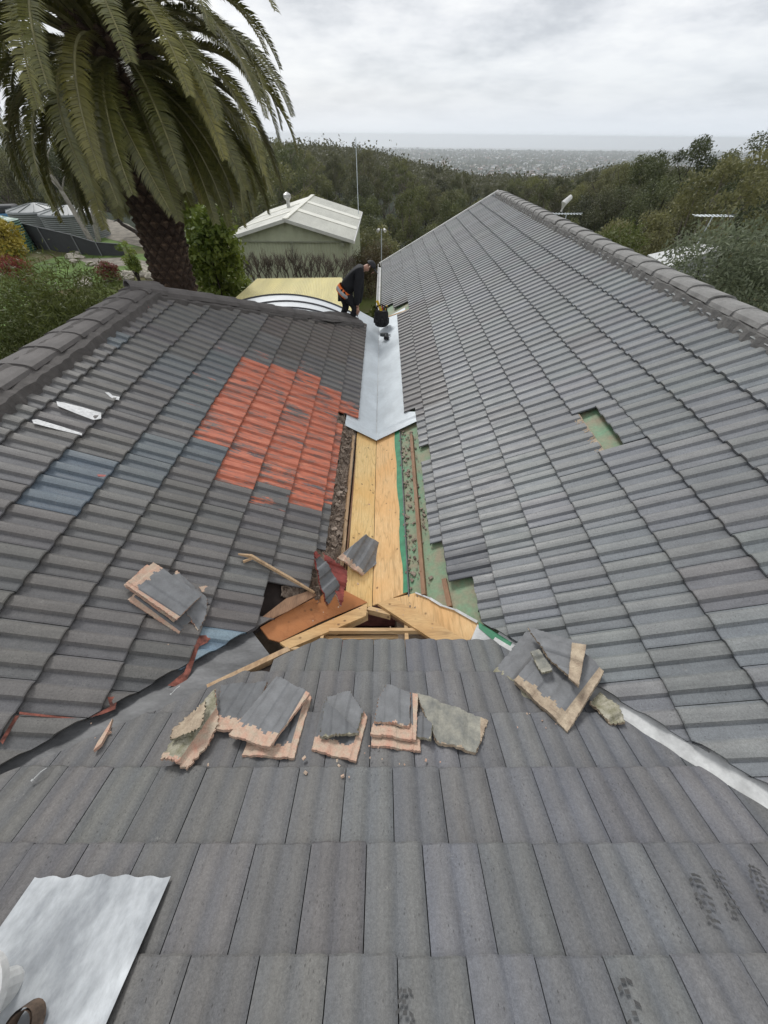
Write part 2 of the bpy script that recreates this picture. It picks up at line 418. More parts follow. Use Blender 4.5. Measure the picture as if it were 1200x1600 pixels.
M_MORTAR = mat('mortar_grey', (.20, .195, .185), .95, .25, 12., bump=.6, bscale=90)
M_MORTL = mat('mortar_painted_dark', (.115, .106, .10), .9, .2, 10., bump=.5, bscale=60)
M_CAPR = mat('ridge_tile_grey', (.285, .28, .268), .75, .25, 7., bump=.4, bscale=160)
M_CAPL = mat('ridge_tile_dark', (.135, .124, .118), .75, .2, 5., bump=.4, bscale=120)
M_RAW = mat('raw_terracotta_concrete', (.60, .34, .25), .9, .3, 16., col2=(.56, .47, .36), bump=.7, bscale=120)
M_RAWB = mat('raw_tan_concrete', (.58, .48, .35), .92, .35, 16., col2=(.34, .26, .19), bump=.7, bscale=120)
M_LICH = mat('lichen_concrete', (.50, .47, .38), .95, .4, 18., col2=(.22, .21, .13), bump=.8, bscale=100)
M_TGREY = mat('tile_paint_grey', (.215, .222, .23), .6, .2, 12., bump=.4, bscale=180)
M_TDARK = mat('tile_paint_dark', (.16, .167, .175), .55, .2, 12., bump=.4, bscale=180)
M_TRED = mat('tile_paint_red', (.36, .07, .055), .55, .35, 12., bump=.3, bscale=180)
M_PALETILE = mat('tile_worn_pale', (.40, .385, .32), .85, .35, 10., col2=(.19, .195, .18), bump=.6, bscale=120)
M_PINK = mat('pink_tile', (.50, .17, .15), .8, .3, 14., bump=.4)
M_WHITEPAINT = mat('white_paint', (.75, .75, .73), .5, .12, 4.)
M_SEAL = mat('white_sealant', (.78, .79, .79), .5, .2, 30., bump=.6, bscale=60)

def wood(name, c1, c2, kn=(.13, .065, .025), ax=0, ring=7., rough=.7, stain=None, knots=1.):
    m = bpy.data.materials.new(name); m.use_nodes = True; nt = NT(m.node_tree)
    o = nd(nt, 'ShaderNodeOutputMaterial'); b = nd(nt, 'ShaderNodeBsdfPrincipled', {'Roughness': rough})
    v = nd(nt, 'ShaderNodeTexCoord').outputs['Object']
    sc = [1., 1., 1.]; sc[ax] = .13
    v2 = nd(nt, 'ShaderNodeMapping', {'Vector': v, 'Scale': sc}).outputs[0]
    warp = noise(nt, v2, 6., 3, .5)
    g = mth(nt, 'FRACT', mth(nt, 'MULTIPLY', warp, ring))
    gl_ = ramp(nt, g, [(0., 1.), (.12, .15), (.5, 0.), (.9, .3), (1., 1.)])
    fine = noise(nt, v2, 130., 4, .6)
    c = mixc(nt, ramp(nt, fine, [(.35, 0.), (.7, 1.)]), c2, c1)
    c = mixc(nt, mth(nt, 'MULTIPLY', gl_, .75), c, tuple(x*.62 for x in c2))
    big = noise(nt, v, 2.2, 3, .5); c = mixc(nt, ramp(nt, big, [(.4, 0.), (.7, .5)]), c, tuple(x*y for x, y in zip(c2, (1.05, .85, .6))))
    if stain: c = mixc(nt, ramp(nt, noise(nt, v, 2.8, 4, .6), [(.36, 1.), (.62, 0.)]), c, stain)
    vo = nd(nt, 'ShaderNodeTexVoronoi', {'Vector': v, 'Scale': 7.5}).outputs['Distance']
    k = mth(nt, 'MULTIPLY', ramp(nt, vo, [(.05, .85), (.08, .5), (.13, 0.)]), knots)
    c = mixc(nt, k, c, kn)
    nt.links.new(c, b.inputs['Base Color'])
    bp = nd(nt, 'ShaderNodeBump', {'Height': fine, 'Strength': .25, 'Distance': .003}); nt.links.new(bp.outputs[0], b.inputs['Normal'])
    nt.links.new(b.outputs[0], o.inputs[0]); return m
M_PLY = wood('pine_plywood', (.80, .61, .31), (.68, .47, .20), ax=1, ring=13.)
M_PLY2 = wood('pine_plywood_warm', (.78, .54, .28), (.66, .42, .19), ax=1, ring=9.)
M_ORANGE = wood('orange_stained_board', (.50, .25, .11), (.40, .16, .06), ax=0, ring=6., stain=(.48, .19, .065))
M_BOARD = wood('knotty_board', (.62, .42, .20), (.44, .27, .12), ax=0, ring=5.)
M_OLDW = wood('old_hardwood', (.36, .22, .13), (.22, .13, .08), ax=1, ring=4.)
M_BATTEN = wood('pine_batten', (.62, .44, .24), (.46, .30, .15), ax=0, ring=4.)
M_BATTENY = wood('pine_batten_long', (.52, .38, .23), (.36, .24, .14), ax=1, ring=4.)

def hp(B, name, m, parent=None, **kw):
    o = B.build(name, m, None, **kw); return setp(o)
def pxslab(pl, pts, off, th): return MB().slab([pl.hit(x, y, off) for x, y in pts], th)

# ---------------------------------------------------------------- beneath the tiles
def RP(x, y, off=0.): return Vector((x, y, TR*(x-XV)+off/CR))
def LP(x, y, off=0.): return Vector((x, y, TL*(XV-x)+off/CL_))
def NP(x, y, off=0.): return Vector((x, y, TN*(Y0-y)+off/CN))
# green sarking over the right rafters
b = MB()
def vy(x): return Y0-TR/TN*(x-XV)
b.poly([RP(3.55, vy(3.55), -.045), RP(3.55, YEND-.03, -.045), RP(-.03, YEND-.03, -.045), RP(-.03, 9.2, -.045), RP(.16, 9.2, -.045), RP(.16, vy(.16), -.045)])
hp(b, 'sarking', M_SARK, fix=False)
# left underlay with mortar crumbs and leaf litter
b = MB(); nx, ny = 40, 150; pts = []
for j in range(ny):
    for i in range(nx):
        x = -.40-.5*i/(nx-1); y = 1.45+3.1*j/(ny-1)
        h = -.045+.045*nr.random()**2*(.3+abs(math.sin(y*7.3+i*.4)))
        if x > -.43: h = -.05
        pts.append(LP(x, y, h))
b.grid(pts, nx, ny); hp(b, 'mortar_debris', M_DIRT, fix=False)
b = MB()
for k in range(150):
    x = -.44-.17*rnd.random(); y = 1.7+2.6*rnd.random(); s = .008+.022*rnd.random()**2
    b.box(LP(x, y, -.02+.01*rnd.random()), (s*1.5, s*2.2, s*.8), Matrix.Rotation(rnd.random()*6, 3, 'Z') @ Matrix.Rotation(rnd.random()*2, 3, 'X'))
for k in range(230):
    x = .34+.22*rnd.random()**1.5; y = 1.4+2.9*rnd.random(); s = .006+.014*rnd.random()**2
    b.box(RP(x-.09, y, -.03), (s*1.5, s*2.2, s*.8), Matrix.Rotation(rnd.random()*6, 3, 'Z'))
o = hp(b, 'rubble_crumbs', M_DIRT); o['kind'] = 'stuff'
b = MB(); b.poly([LP(-.34, Y0-.2, -.06), LP(-.34, 8.5, -.06), LP(-3.35, 5.6, -.06), LP(-3.35, Y0-TL/TN*3.25, -.06)]); hp(b, 'roofing_underlay', M_CAVITY, fix=False)
b = MB(); b.poly([NP(-2.2, -.15, -.03), NP(-3.4, -1.5, -.03), NP(-3.6, -2.4, -.03), NP(3.6, -2.4, -.03), NP(3.4, -1.5, -.03), NP(1.1, .85, -.03), NP(-1.0, .85, -.03)]); hp(b, 'roofing_underlay', M_CAVITY, fix=False)
# timber battens exposed along the open valley
def strip(B, pl, p0, p1, w, h, off): B.beam(pl.hit(*p0, off), pl.hit(*p1, off), w, h, pl.n)
for (pl, p0, p1, w_, h_, of, m) in [
    (PL, (552, 682), (534, 885), .028, .045, -.01, M_BATTENY),
    (PL, (559, 684), (538, 900), .020, .03, -.045, M_OLDW),
    (PR, (643, 680), (663, 930), .040, .05, -.02, M_OLDW),
    (PR, (694, 905), (703, 948), .045, .03, -.03, M_OLDW),
    (PR, (596, 499), (640, 484), .05, .03, -.01, M_BATTEN)]:
    B = MB(); strip(B, pl, p0, p1, w_, h_, of); hp(B, 'batten', m)
# plywood valley boards
yA, yB = 1.56, 4.75
B = MB(); B.slab([LP(XV-.003, yA-.03, -.03), LP(XV-.003, yB, -.03), LP(-.385, yB, -.03), LP(-.350, yA-.0, -.03)], .018); o = hp(B, 'valley_board', M_PLY)
B = MB(); B.slab([RP(XV+.003, yA, -.03), RP(XV+.003, yB, -.03), RP(.215, yB, -.03), RP(.235, yA+.05, -.03)], .018); hp(B, 'valley_board', M_PLY2)
B = MB(); n_ = 30; pts = []
for j in range(n_):
    y = yA+.05+(yB-yA)*j/(n_-1); wv = .018*math.sin(j*.8)+.012*rnd.random()
    wd = .03+.035*(j/n_)
    pts += [RP(.233-wd+wv*.5, y, -.024), RP(.256, y, -.024)]
B.grid(pts, 2, n_); hp(B, 'green_paint_edge', M_SARKG, fix=False)
B = MB(); B.beam(RP(.262, yA, -.03), RP(.262, yB, -.03), .012, .03, PR.n); hp(B, 'flashing_edge', M_DARKF)
# new zinc valley flashing
B = MB(); pts = []; ys = np.linspace(4.22, 9.15, 60)
def flx(y):
    l, r = .46, (.60 if y < 4.62 else .50)
    if y > 8.5: l = .50; r = .62
    return l, r
for y in ys:
    l, r = flx(y); dz = .0015*math.sin(y*9)
    yy = y
    for k in range(9):
        t = k/8; x = XV-l*(1-2*t) if t < .5 else XV+r*(2*t-1)
        ofs = (.012 if y < 4.45 else -.004) + dz*math.cos(k*2)
        ye = y
        if y < 4.3: ye = y+.06*abs(t-.5)*2
        pts.append((LP(x, ye, ofs) if x < XV else RP(x, ye, ofs)))
B.grid(pts, 9, len(ys)); o = hp(B, 'valley_flashing', M_ZINC, fix=False)
B = MB(); B.tube([LP(XV, 4.22, .010), LP(XV, 4.5, .006), LP(XV, 6.5, -.002), LP(XV, 9.1, .0)], .004, 6); hp(B, 'fold_crease', M_WHITEF)
# junction boards
hp(pxslab(PL, [(407, 980), (450, 955), (492, 934), (530, 918), (574, 941), (500, 972), (437, 1003), (420, 998)], -.02, .02), 'valley_board', M_ORANGE)
hp(pxslab(PN, [(574, 943), (437, 1004), (450, 1014), (572, 962)], -.02, .02), 'valley_board', M_BOARD)
hp(pxslab(PN, [(590, 943), (614, 934), (735, 1004), (703, 1017)], .004, .025), 'valley_board', M_BOARD)
hp(pxslab(PR, [(614, 935), (650, 926), (745, 970), (749, 980), (732, 1003)], -.022, .02), 'valley_board', M_ORANGE if 0 else M_PLY2)
hp(pxslab(PR, [(746, 975), (792, 1020), (810, 1046), (790, 1040), (734, 1004)], -.012, .004), 'valley_flashing', M_WHITEF)
hp(pxslab(PR, [(748, 972), (800, 1004), (793, 1020), (748, 981)], -.006, .006), 'green_batten', M_SARKG)
B = MB(); pp = [(649, 926), (672, 935), (690, 946), (712, 953), (746, 972)]
for k in range(4):
    a_, c_ = pp[k], pp[k+1]; B.beam(PR.hit(*a_, -.006), PR.hit(*c_, -.006), .014+.008*(k % 2), .006, PR.n)
hp(B, 'torn_flashing_edge', M_WHITEF)
# rafters and noggings seen in the open junction
for (p0, p1, w_, h_, of, m) in [
    ((575, 953), (611, 962), .05, .05, -.05, M_BATTEN),
    ((514, 986), (660, 986), .035, .035, -.03, M_BATTEN),
    ((500, 1001), (622, 999), .04, .06, -.10, M_BATTEN),
    ((505, 990), (497, 1035), .025, .06, -.06, M_BATTEN),
    ((634, 972), (637, 1040), .03, .06, -.06, M_BATTEN),
    ((448, 1014), (505, 1019), .03, .03, -.04, M_BATTEN),
    ((574, 962), (452, 1018), .02, .09, -.07, M_BATTEN),
    ((452, 1017), (325, 1078), .05, .05, -.012, M_BATTENY),
    ((600, 950), (700, 1012), .02, .10, -.09, M_OLDW)]:
    B = MB(); strip(B, PN, p0, p1, w_, h_, of); hp(B, 'roof_timber', m)
B = MB(); B.box((0, 1.2, -.75), (3.2, 2.4, .05)); hp(B, 'ceiling', mat('attic_floor', (.10, .045, .035), .9, .5, 6.))
B = MB(); B.box((-.0, 1.62, -.38), (.6, .03, .5)); hp(B, 'attic_panel', mat('old_pink_lining', (.30, .11, .09), .9, .4, 8.))
B = MB(); B.slab([PN.hit(527, 1001, -.05), PN.hit(565, 1008, -.05), PN.hit(560, 1022, -.03), PN.hit(520, 1018, -.03)], .015); hp(B, 'fallen_tile', M_PINK)

# old diagonal valley linings
def valley(name, sgn, s0, s1, wl, wn, m, off=-.02, n=30, taper=None):
    B = MB(); pts = []; T = TR if sgn > 0 else TL
    for k in range(n):
        s = s0+(s1-s0)*k/(n-1); cxx = XV+sgn*s; cyy = Y0-T/TN*s
        for (f, side) in ((wl, 'm'), (wl*.5, 'm'), (0, 'c'), (wn*.5, 'n'), (wn, 'n')):
            ff = f*(1+.06*math.sin(s*9+f*30))
            if side == 'n': x, y = cxx-sgn*ff*.7, cyy-ff*.7; P_ = NP(x, y, off)
            else: x, y = cxx+sgn*ff*.7, cyy+ff*.7; P_ = (RP if sgn > 0 else LP)(x, y, off)
            if side == 'c': P_ = P_+Vector((0, 0, .006))
            pts.append(P_)
    B.grid(pts, 5, n); return hp(B, name, m, fix=False, smooth=True)
valley('valley_flashing', -1, .92, 4.2, .15, .30, M_DARKF, -.016)
valley('valley_flashing', 1, .95, 4.2, .14, .12, M_WHITEF, -.008)

# ---------------------------------------------------------------- ridge and hip tiles
def cap_mesh(L=.42, w=.13, h=.085, t=.014, taper=.9):
    B = MB(); n = 9; rings = []
    for (y, s) in ((0, 1.), (L*.5, (1+taper)/2), (L, taper)):
        r = []
        for k in range(n):
            a = math.pi*k/(n-1); cx_ = math.cos(a)*w*s; cz = (math.sin(a)**.7)*h*s
            r.append((cx_, y, cz))
        rings.append(r)
    V = [p for r in rings for p in r]+[(x*.88, y, z-t) for r in rings for (x, y, z) in r]
    B.v = V; m = 3*n
    for j in range(2):
        for k in range(n-1):
            B.f.append((j*n+k, j*n+k+1, (j+1)*n+k+1, (j+1)*n+k)); B.f.append((m+j*n+k, m+(j+1)*n+k, m+(j+1)*n+k+1, m+j*n+k+1)); B.mi += [0, 0]
    for k in range(n-1): B.f.append((k, m+k, m+k+1, k+1)); B.f.append((2*n+k, 2*n+k+1, m+2*n+k+1, m+2*n+k)); B.mi += [0, 0]
    for e in (0, n-1):
        for j in range(2): B.f.append((j*n+e, (j+1)*n+e, m+(j+1)*n+e, m+j*n+e)); B.mi.append(0)
    return B
def caps(p0, p1, m, w, h, step, name='ridge_tile', L=.42, slopeT=.5, bed=None, mb=.16, wob=.006):
    p0, p1 = Vector(p0), Vector(p1); d = (p1-p0); D = d.length; d.normalize()
    me = None; n = int(D/step); x = d.cross(Vector((0, 0, 1))).normalized(); z = x.cross(d)
    for k in range(n+1):
        if me is None:
            B = cap_mesh(L, w, h); o = B.build(name, m, None); me = o.data
        else: o = bpy.data.objects.new(name, me); COL.objects.link(o)
        Rm = Matrix((x, d, z)).transposed() @ Matrix.Rotation(rnd.uniform(-.012, .012), 3, 'Y') @ Matrix.Rotation(-.02, 3, 'X')
        Mx = Rm.to_4x4(); Mx.translation = p0+d*(k*step)+z*rnd.uniform(-wob, wob)+x*rnd.uniform(-wob, wob); o.matrix_world = Mx; setp(o)
    B = MB(); nn_ = int(D/.06); pts = []
    for k in range(nn_+1):
        q = p0+d*(D*k/nn_); j = nr.random(4)*.014
        for (a, bz) in ((-mb, -.11*1.0), (-mb*.88, -.02), (0, .03), (mb*.88, -.02), (mb, -.11)):
            pts.append(q+x*(a+(j[0]-.007)*2)+z*(bz*(mb/.16)+j[1]))
    B.grid(pts, 5, nn_+1); hp(B, 'mortar_bedding', bed, fix=False)
XRR = 3.62; ZRR = TR*(XRR-XV)
caps((XRR, -2.2, ZRR+.02), (XRR, YEND-.36, ZRR+.02), M_CAPR, .165, .075, .37, bed=M_MORTAR, mb=.195)
XLR = -3.40; ZLR = TL*(XV-XLR)
caps((XLR, -2.2, ZLR+.01), (XLR, 5.50, ZLR+.01), M_CAPL, .21, .062, .375, L=.42, bed=M_MORTL, mb=.30, wob=.004)
caps((-.55, 8.28, TL*(XV+.55)+.0), (XLR, 5.42, ZLR+.03), M_CAPL, .17, .10, .36, name='hip_tile', L=.44, bed=M_MORTL, mb=.24, wob=.008)
# broken end of the hip: torn lead and a lifted cap
B = MB()
for (a_, c_) in (([(487, 489), (515, 486), (545, 489), (560, 497), (520, 497)], .06), ([(500, 499), (528, 497), (545, 502), (520, 503)], .09), ([(535, 494), (560, 496), (562, 502), (548, 505)], .04)):
    B.slab([PL.hit(x, y, c_) for x, y in a_], .012)
hp(B, 'broken_hip_mortar', M_MORTL)

# ---------------------------------------------------------------- barge, gutter, walls, far roof sides
B = MB(); B.beam(RP(-.12, YEND+.03, .02), RP(XRR, YEND+.03, .02), .05, .11, PR.n); hp(B, 'barge_board', M_WHITEPAINT)
B = MB(); pts = []
for y in (9.2, YEND):
    for (dx, dz) in ((-.11, .03), (-.125, .035), (-.13, -.07), (-.02, -.07), (-.02, -.02)): pts.append(Vector((XV+dx+.03, y, dz)))
B.grid(pts, 5, 2); hp(B, 'gutter', M_WHITEPAINT, fix=False)
M_BRICK = mat('cream_brick', (.38, .29, .21), .85, .3, 9.)
M_ROOFB = mat('far_tile_slope', (.14, .145, .15), .65, .25, 5., bump=.5, bscale=30)
B = MB(); B.box((3.6, 6.2, -1.55), (6.9, 16.6, 2.7)); B.poly([(.15, 14.5, -.2), (7.05, 14.5, -.2), (3.6, 14.5, 1.7)]); hp(B, 'wall', M_BRICK)
B = MB(); B.box((-3.4, 2.9, -1.55), (5.7, 10.6, 2.7)); hp(B, 'wall', M_BRICK)
B = MB(); B.slab([(XRR+.02, -2.2, ZRR-.03), (XRR+.02, YEND, ZRR-.03), (7.5, YEND, -.10), (7.5, -2.2, -.10)], .03); hp(B, 'outer_roof_slope', M_ROOFB)
B = MB(); B.slab([(XLR-.02, -2.2, ZLR-.03), (XLR-.02, 5.5, ZLR-.03), (-6.7, 8.8, .0), (-6.7, -2.2, .0)], .03); hp(B, 'outer_roof_slope', M_ROOFB)
B = MB(); B.slab([(XLR, 5.52, ZLR-.04), (-.4, 8.5, .04), (-.4, 8.62, .0), (-6.7, 8.8, .0)], .03); hp(B, 'outer_roof_slope', M_ROOFB)

# white sealant smears on the left slope, scuffed sheet patches
for k, (pts_, th) in enumerate([([(88, 627), (100, 629), (128, 636), (158, 645), (158, 654), (146, 656), (122, 647), (90, 634)], .004),
        ([(50, 656), (58, 655), (95, 666), (128, 677), (128, 680), (90, 671), (52, 661)], .003),
        ([(164, 613), (170, 613), (176, 618), (187, 620), (186, 625), (176, 623)], .003),
        ([(152, 741), (166, 742), (165, 745), (153, 744)], .002), ([(210, 471), (222, 472), (233, 480), (224, 480)], .002)]):
    B = MB().slab([PL.hit(x, y, .052) for x, y in pts_], th); hp(B, 'sealant_smear' if k < 3 else 'paint_chip', M_SEAL if k < 3 else M_PINK)
for pts_ in ([(306, 993), (333, 992), (324, 1004), (311, 1010), (304, 1004)], [(304, 1004), (311, 1010), (297, 1052), (288, 1050)], [(262, 1071), (288, 1050), (297, 1052), (292, 1062), (276, 1073)], [(168, 1089), (186, 1088), (182, 1098), (172, 1104)], [(140, 1121), (172, 1104), (182, 1098), (180, 1108), (160, 1116)], [(0, 1158), (24, 1118), (30, 1118), (4, 1163)], [(30, 1112), (128, 1123), (128, 1126), (30, 1116)]):
    B = MB().slab([PL.hit(x, y, .030) for x, y in pts_], .003); hp(B, 'bare_red_edge', mat('bare_red', (.36, .115, .08), .8, .5, 25.) if pts_[0] == (306, 993) else bpy.data.materials['bare_red'])
# boot prints
M_PRINT = mat('boot_print', (.096, .096, .095), .8, .3, 40.)
def boot(px, py, ang, s=1.):
    B = MB(); c = PN.hit(px, py, .039); ca, sa = math.cos(ang), math.sin(ang)
    for i in range(7):
        for j in (-1, 0, 1):
            if rnd.random() < .25: continue
            a = j*.021*(1-.25*abs(i-3)/3)+rnd.uniform(-.003, .003); u = (i-3)*.021+rnd.uniform(-.003, .003)
            x, y = a*ca-u*sa, a*sa+u*ca
            q = [c+PN.ea*(x+dx)+PN.eu*(y+dy)+PN.n*.0 for dx, dy in ((-.008*s, -.004-.004*j), (.008*s, -.004+.003*j), (.008*s, .005+.003*j), (-.008*s, .005-.004*j))]
            B.poly(q)
    hp(B, 'boot_print', M_PRINT, fix=False)
boot(1098, 1400, .25); boot(1132, 1392, .25, .7); boot(1188, 1385, .5, .8); boot(990, 1582, .15); boot(632, 1600, .1, .8)

# ---------------------------------------------------------------- big flashing and vent at the near left
def NPa(px, py, off): p = PN.hit(px, py, off); d = p-PN.O; return d.dot(PN.ea), d.dot(PN.eu)
a0, u_far = NPa(62, 1370, .045); a1, _ = NPa(262, 1380, .045)
B = MB(); nx, ny = 40, 30; pts = []
for j in range(ny):
    for i in range(nx):
        a = a0-.02+(a1-a0+.02)*i/(nx-1); u = u_far+.62*j/(ny-1)+(.004*math.sin(i*.9) if j == 0 else 0)
        pts.append(PN.P(a, u, .046+prof((a-AN)/WN+.15, .005, True)+.006*math.sin(a*13+u*9)+.0012*nr.random()))
B.grid(pts, nx, ny)
vent = empty('vent_flashing', PN.P(a0+.1, u_far+.4, .04), 0, 'large dirty galvanised sheet dressed over the nearest tiles at bottom left', 'metal sheet')
def par(o, p): o.parent = p; o.matrix_parent_inverse = Matrix.Translation(-p.location); return o
par(B.build('sheet', M_ZOLD, None, smooth=True, fix=False), vent)
c = PN.hit(45, 1598, .05); B = MB(); B.tube([c, c+Vector((0, 0, .05))], [.045, .040], 20, cap=False); B.tube([c+Vector((0, 0, .05)), c], [.034, .034], 20, cap=False)
par(B.build('pipe_collar', mat('rusty_collar', (.20, .14, .10), .8, .4, 20.), None), vent)
cowl = PN.hit(-62, 1580, .18)
B = MB(); B.tube([cowl-Vector((0, 0, .16)), cowl], .05, 16); B.tube([cowl, cowl+Vector((0, 0, .02)), cowl+Vector((0, 0, .05))], [.115, .11, .02], 32)
o = B.build('roof_vent', M_WHITEF, None, smooth=False); tag(o, 'pale round vent cowl poking in at the bottom left edge beside the metal sheet', 'vent')

# ================================================================ loose tiles
def frame(pl, A, B, off, tx=0., ty=0.):
    a, b = pl.hit(*A, off), pl.hit(*B, off); X = (b-a).normalized(); Y = pl.n.cross(X)
    R = Matrix((X, Y, pl.n)).transposed() @ Matrix.Rotation(tx, 3, 'X') @ Matrix.Rotation(ty, 3, 'Y')
    return a, R
def piece(pl, A, B, off, poly, mats, tx=0., ty=0., head=.06, lap=.03, th=.019, amp=.009, jag=.004, phase=0., rag=.012):
    """solid slab of tile: outline given where it stands; raw head and side lap bands; broken edges raw"""
    a, R = frame(pl, A, B, off, tx, ty); n = R.col[2]; V2 = []
    for (x, y) in poly:
        v = ray(x, y); t = (a-CAMLOC).dot(n)/v.dot(n); q = R.transposed() @ (CAMLOC+v*t-a); V2.append(Vector((q.x, q.y, 0)))
    ar = sum(V2[i].x*V2[(i+1) % len(V2)].y-V2[(i+1) % len(V2)].x*V2[i].y for i in range(len(V2)))
    if ar < 0: V2.reverse()
    x0, x1 = min(q.x for q in V2)-.01, max(q.x for q in V2)+.01; y0, y1 = min(q.y for q in V2)-.01, max(q.y for q in V2)+.01
    nx, ny = 34, 40; bm = bmesh.new(); G = {}; rp_ = rnd.random()*9
    for s in (0, 1):
        for j in range(ny):
            for i in range(nx):
                x = x0+(x1-x0)*i/(nx-1); y = y0+(y1-y0)*j/(ny-1)
                h = prof((x-x0)/.33+phase, amp)-(0 if s == 0 else th)
                if s == 0 and x > x1-.01-lap: h -= .006
                if s == 0 and y < y0+.01+head*.5: h -= .004
                G[s, j, i] = bm.verts.new((x, y, h))
    for j in range(ny-1):
        for i in range(nx-1):
            x = x0+(x1-x0)*(i+.5)/(nx-1); y = y0+(y1-y0)*(j+.5)/(ny-1)
            f = bm.faces.new((G[0, j, i], G[0, j, i+1], G[0, j+1, i+1], G[0, j+1, i]))
            jj = rag*(.6*math.sin(x*55+rp_)+.5*math.sin(x*140+rp_*3)+rnd.uniform(-.25, .25))
            f.material_index = 1 if (x > x1-.01-lap or y < y0+.01+head+jj) else 0
            f = bm.faces.new((G[1, j, i], G[1, j+1, i], G[1, j+1, i+1], G[1, j, i+1])); f.material_index = 1
    for k in range(len(V2)):
        p, q = V2[k], V2[(k+1) % len(V2)]; e = (q-p)
        if e.length < 1e-4: continue
        no = Vector((e.y, -e.x, 0)).normalized()
        bmesh.ops.bisect_plane(bm, geom=bm.verts[:]+bm.edges[:]+bm.faces[:], plane_co=p, plane_no=no, clear_outer=True, dist=1e-5)
    top = [e for e in bm.edges if e.is_boundary]
    bn = [v for v in bm.verts if v.is_boundary]
    for v in bn:
        if jag: v.co.x += rnd.uniform(-jag, jag)*.6; v.co.y += rnd.uniform(-jag, jag)*.6; v.co.z += 0
    # close the rim: extrude the top rim down a little (bottom sheet meets it)
    ups = [e for e in top if sum(v.co.z-prof((v.co.x-x0)/.33+phase, amp) for v in e.verts)/2 > -th*.6]
    ex = bmesh.ops.extrude_edge_only(bm, edges=ups)
    for q in ex['geom']:
        if isinstance(q, bmesh.types.BMVert): q.co.z -= th; 
        elif isinstance(q, bmesh.types.BMFace): q.material_index = 1
    for f in bm.faces:
        if len(f.verts) == 4 and abs(f.normal.z) < .4: f.material_index = 1
    bmesh.ops.recalc_face_normals(bm, faces=bm.faces)
    me = bpy.data.meshes.new('tile_piece'); bm.to_mesh(me); bm.free()
    o = link('broken_tile', me, list(mats))
    Mx = R.to_4x4(); Mx.translation = a; o.matrix_world = Mx
    return o
def T(label, *a, name='broken_tile', cat='roof tile', group=None, **k):
    o = piece(*a, **k); o.name = name; return tag(o, label, cat, group)
g1 = 'loose tiles in the row on the near slope'; g2 = 'loose tiles in the pile on the left slope'; g3 = 'loose tiles in the pile by the white valley flashing'
GP = (M_TGREY, M_RAW); DP = (M_TDARK, M_RAW)
T('grey tile half hidden behind the two pink edged tiles, beside the lichen covered shard', PN, (330, 1138), (368, 1142), .07, [(338, 1138), (385, 1142), (418, 1066), (345, 1070)], DP, tx=-.05, head=.07, lap=.0, group=g1)
T('lichen covered broken shard with pink side at the left end of the loose tile row', PN, (247, 1182), (293, 1197), .10, [(246, 1180), (292, 1199), (326, 1160), (341, 1128), (334, 1068), (322, 1074), (280, 1140)], (M_LICH, M_RAW), tx=.12, ty=.25, head=.02, lap=.07, amp=.02, jag=.012, th=.022, group=g1)
T('brown curled mortar lump lying on the lichen covered shard', PN, (262, 1160), (300, 1172), .145, [(262, 1164), (290, 1150), (314, 1146), (322, 1098), (300, 1112), (270, 1140)], (M_RAWB, M_LICH), tx=.2, ty=.2, head=.0, lap=.02, amp=.018, jag=.014, th=.02, group=g1, cat='mortar lump', name='mortar_lump')
T('lower pink edged tile of the leaning pair left of centre in the loose row', PN, (378, 1178), (459, 1182), .035, [(378, 1179), (459, 1184), (487, 1088), (420, 1075)], DP, head=.07, lap=.035, group=g1)
T('upper pink edged tile of the leaning pair left of centre in the loose row', PN, (356, 1146), (420, 1168), .085, [(357, 1147), (421, 1168), (484, 1083), (432, 1056)], GP, tx=.03, head=.07, lap=.03, group=g1)
T('bottom tile with pink lap under two grey shards, third group of the loose row', PN, (487, 1168), (557, 1186), .035, [(487, 1171), (556, 1189), (574, 1122), (560, 1098), (505, 1098)], DP, head=.07, lap=.035, group=g1)
T('five sided grey shard lying on a pink lapped tile, third group of the loose row', PN, (500, 1140), (560, 1146), .06, [(502, 1140), (558, 1146), (567, 1110), (546, 1081), (512, 1088)], (M_TGREY, M_LICH), head=.0, lap=.0, jag=.01, group=g1)
T('triangular grey shard on top of the five sided shard', PN, (500, 1150), (560, 1146), .08, [(500, 1151), (562, 1145), (508, 1094)], (M_TDARK, M_LICH), tx=.03, head=.0, lap=.0, jag=.008, group=g1)
T('lowest pink tile under the pointed grey shard, middle of the loose row', PN, (580, 1160), (657, 1168), .035, [(580, 1164), (657, 1173), (656, 1152), (582, 1146)], (M_RAW, M_RAW), head=.1, lap=.035, group=g1)
T('pink edged tile under the pointed grey shard, second from the bottom', PN, (580, 1146), (648, 1150), .065, [(579, 1146), (650, 1156), (653, 1085), (640, 1082), (590, 1100)], GP, head=.075, lap=.035, group=g1)
T('pointed grey shard on top of the middle stack in the loose row', PN, (585, 1128), (642, 1130), .09, [(585, 1126), (640, 1134), (641, 1082), (604, 1070), (592, 1090)], (M_TGREY, M_RAW), tx=.03, head=.01, lap=.0, jag=.009, group=g1)
T('small dark shard leaning on the right side of the middle stack', PN, (645, 1150), (674, 1154), .05, [(645, 1148), (673, 1157), (676, 1133), (660, 1118), (648, 1120)], (M_TDARK, M_LICH), ty=-.2, head=.0, lap=.0, group=g1)
T('pale worn tile with tan patch at the right end of the loose tile row', PN, (682, 1160), (744, 1176), .05, [(682, 1158), (744, 1176), (763, 1126), (650, 1082), (662, 1112)], (M_PALETILE, M_RAWB), ty=.05, head=.0, lap=.05, jag=.008, group=g1)
T('thin grey shard under the pale worn tile', PN, (680, 1150), (710, 1168), .02, [(676, 1140), (684, 1164), (712, 1166), (700, 1130)], (M_TDARK, M_LICH), head=0., lap=.0, group=g1)
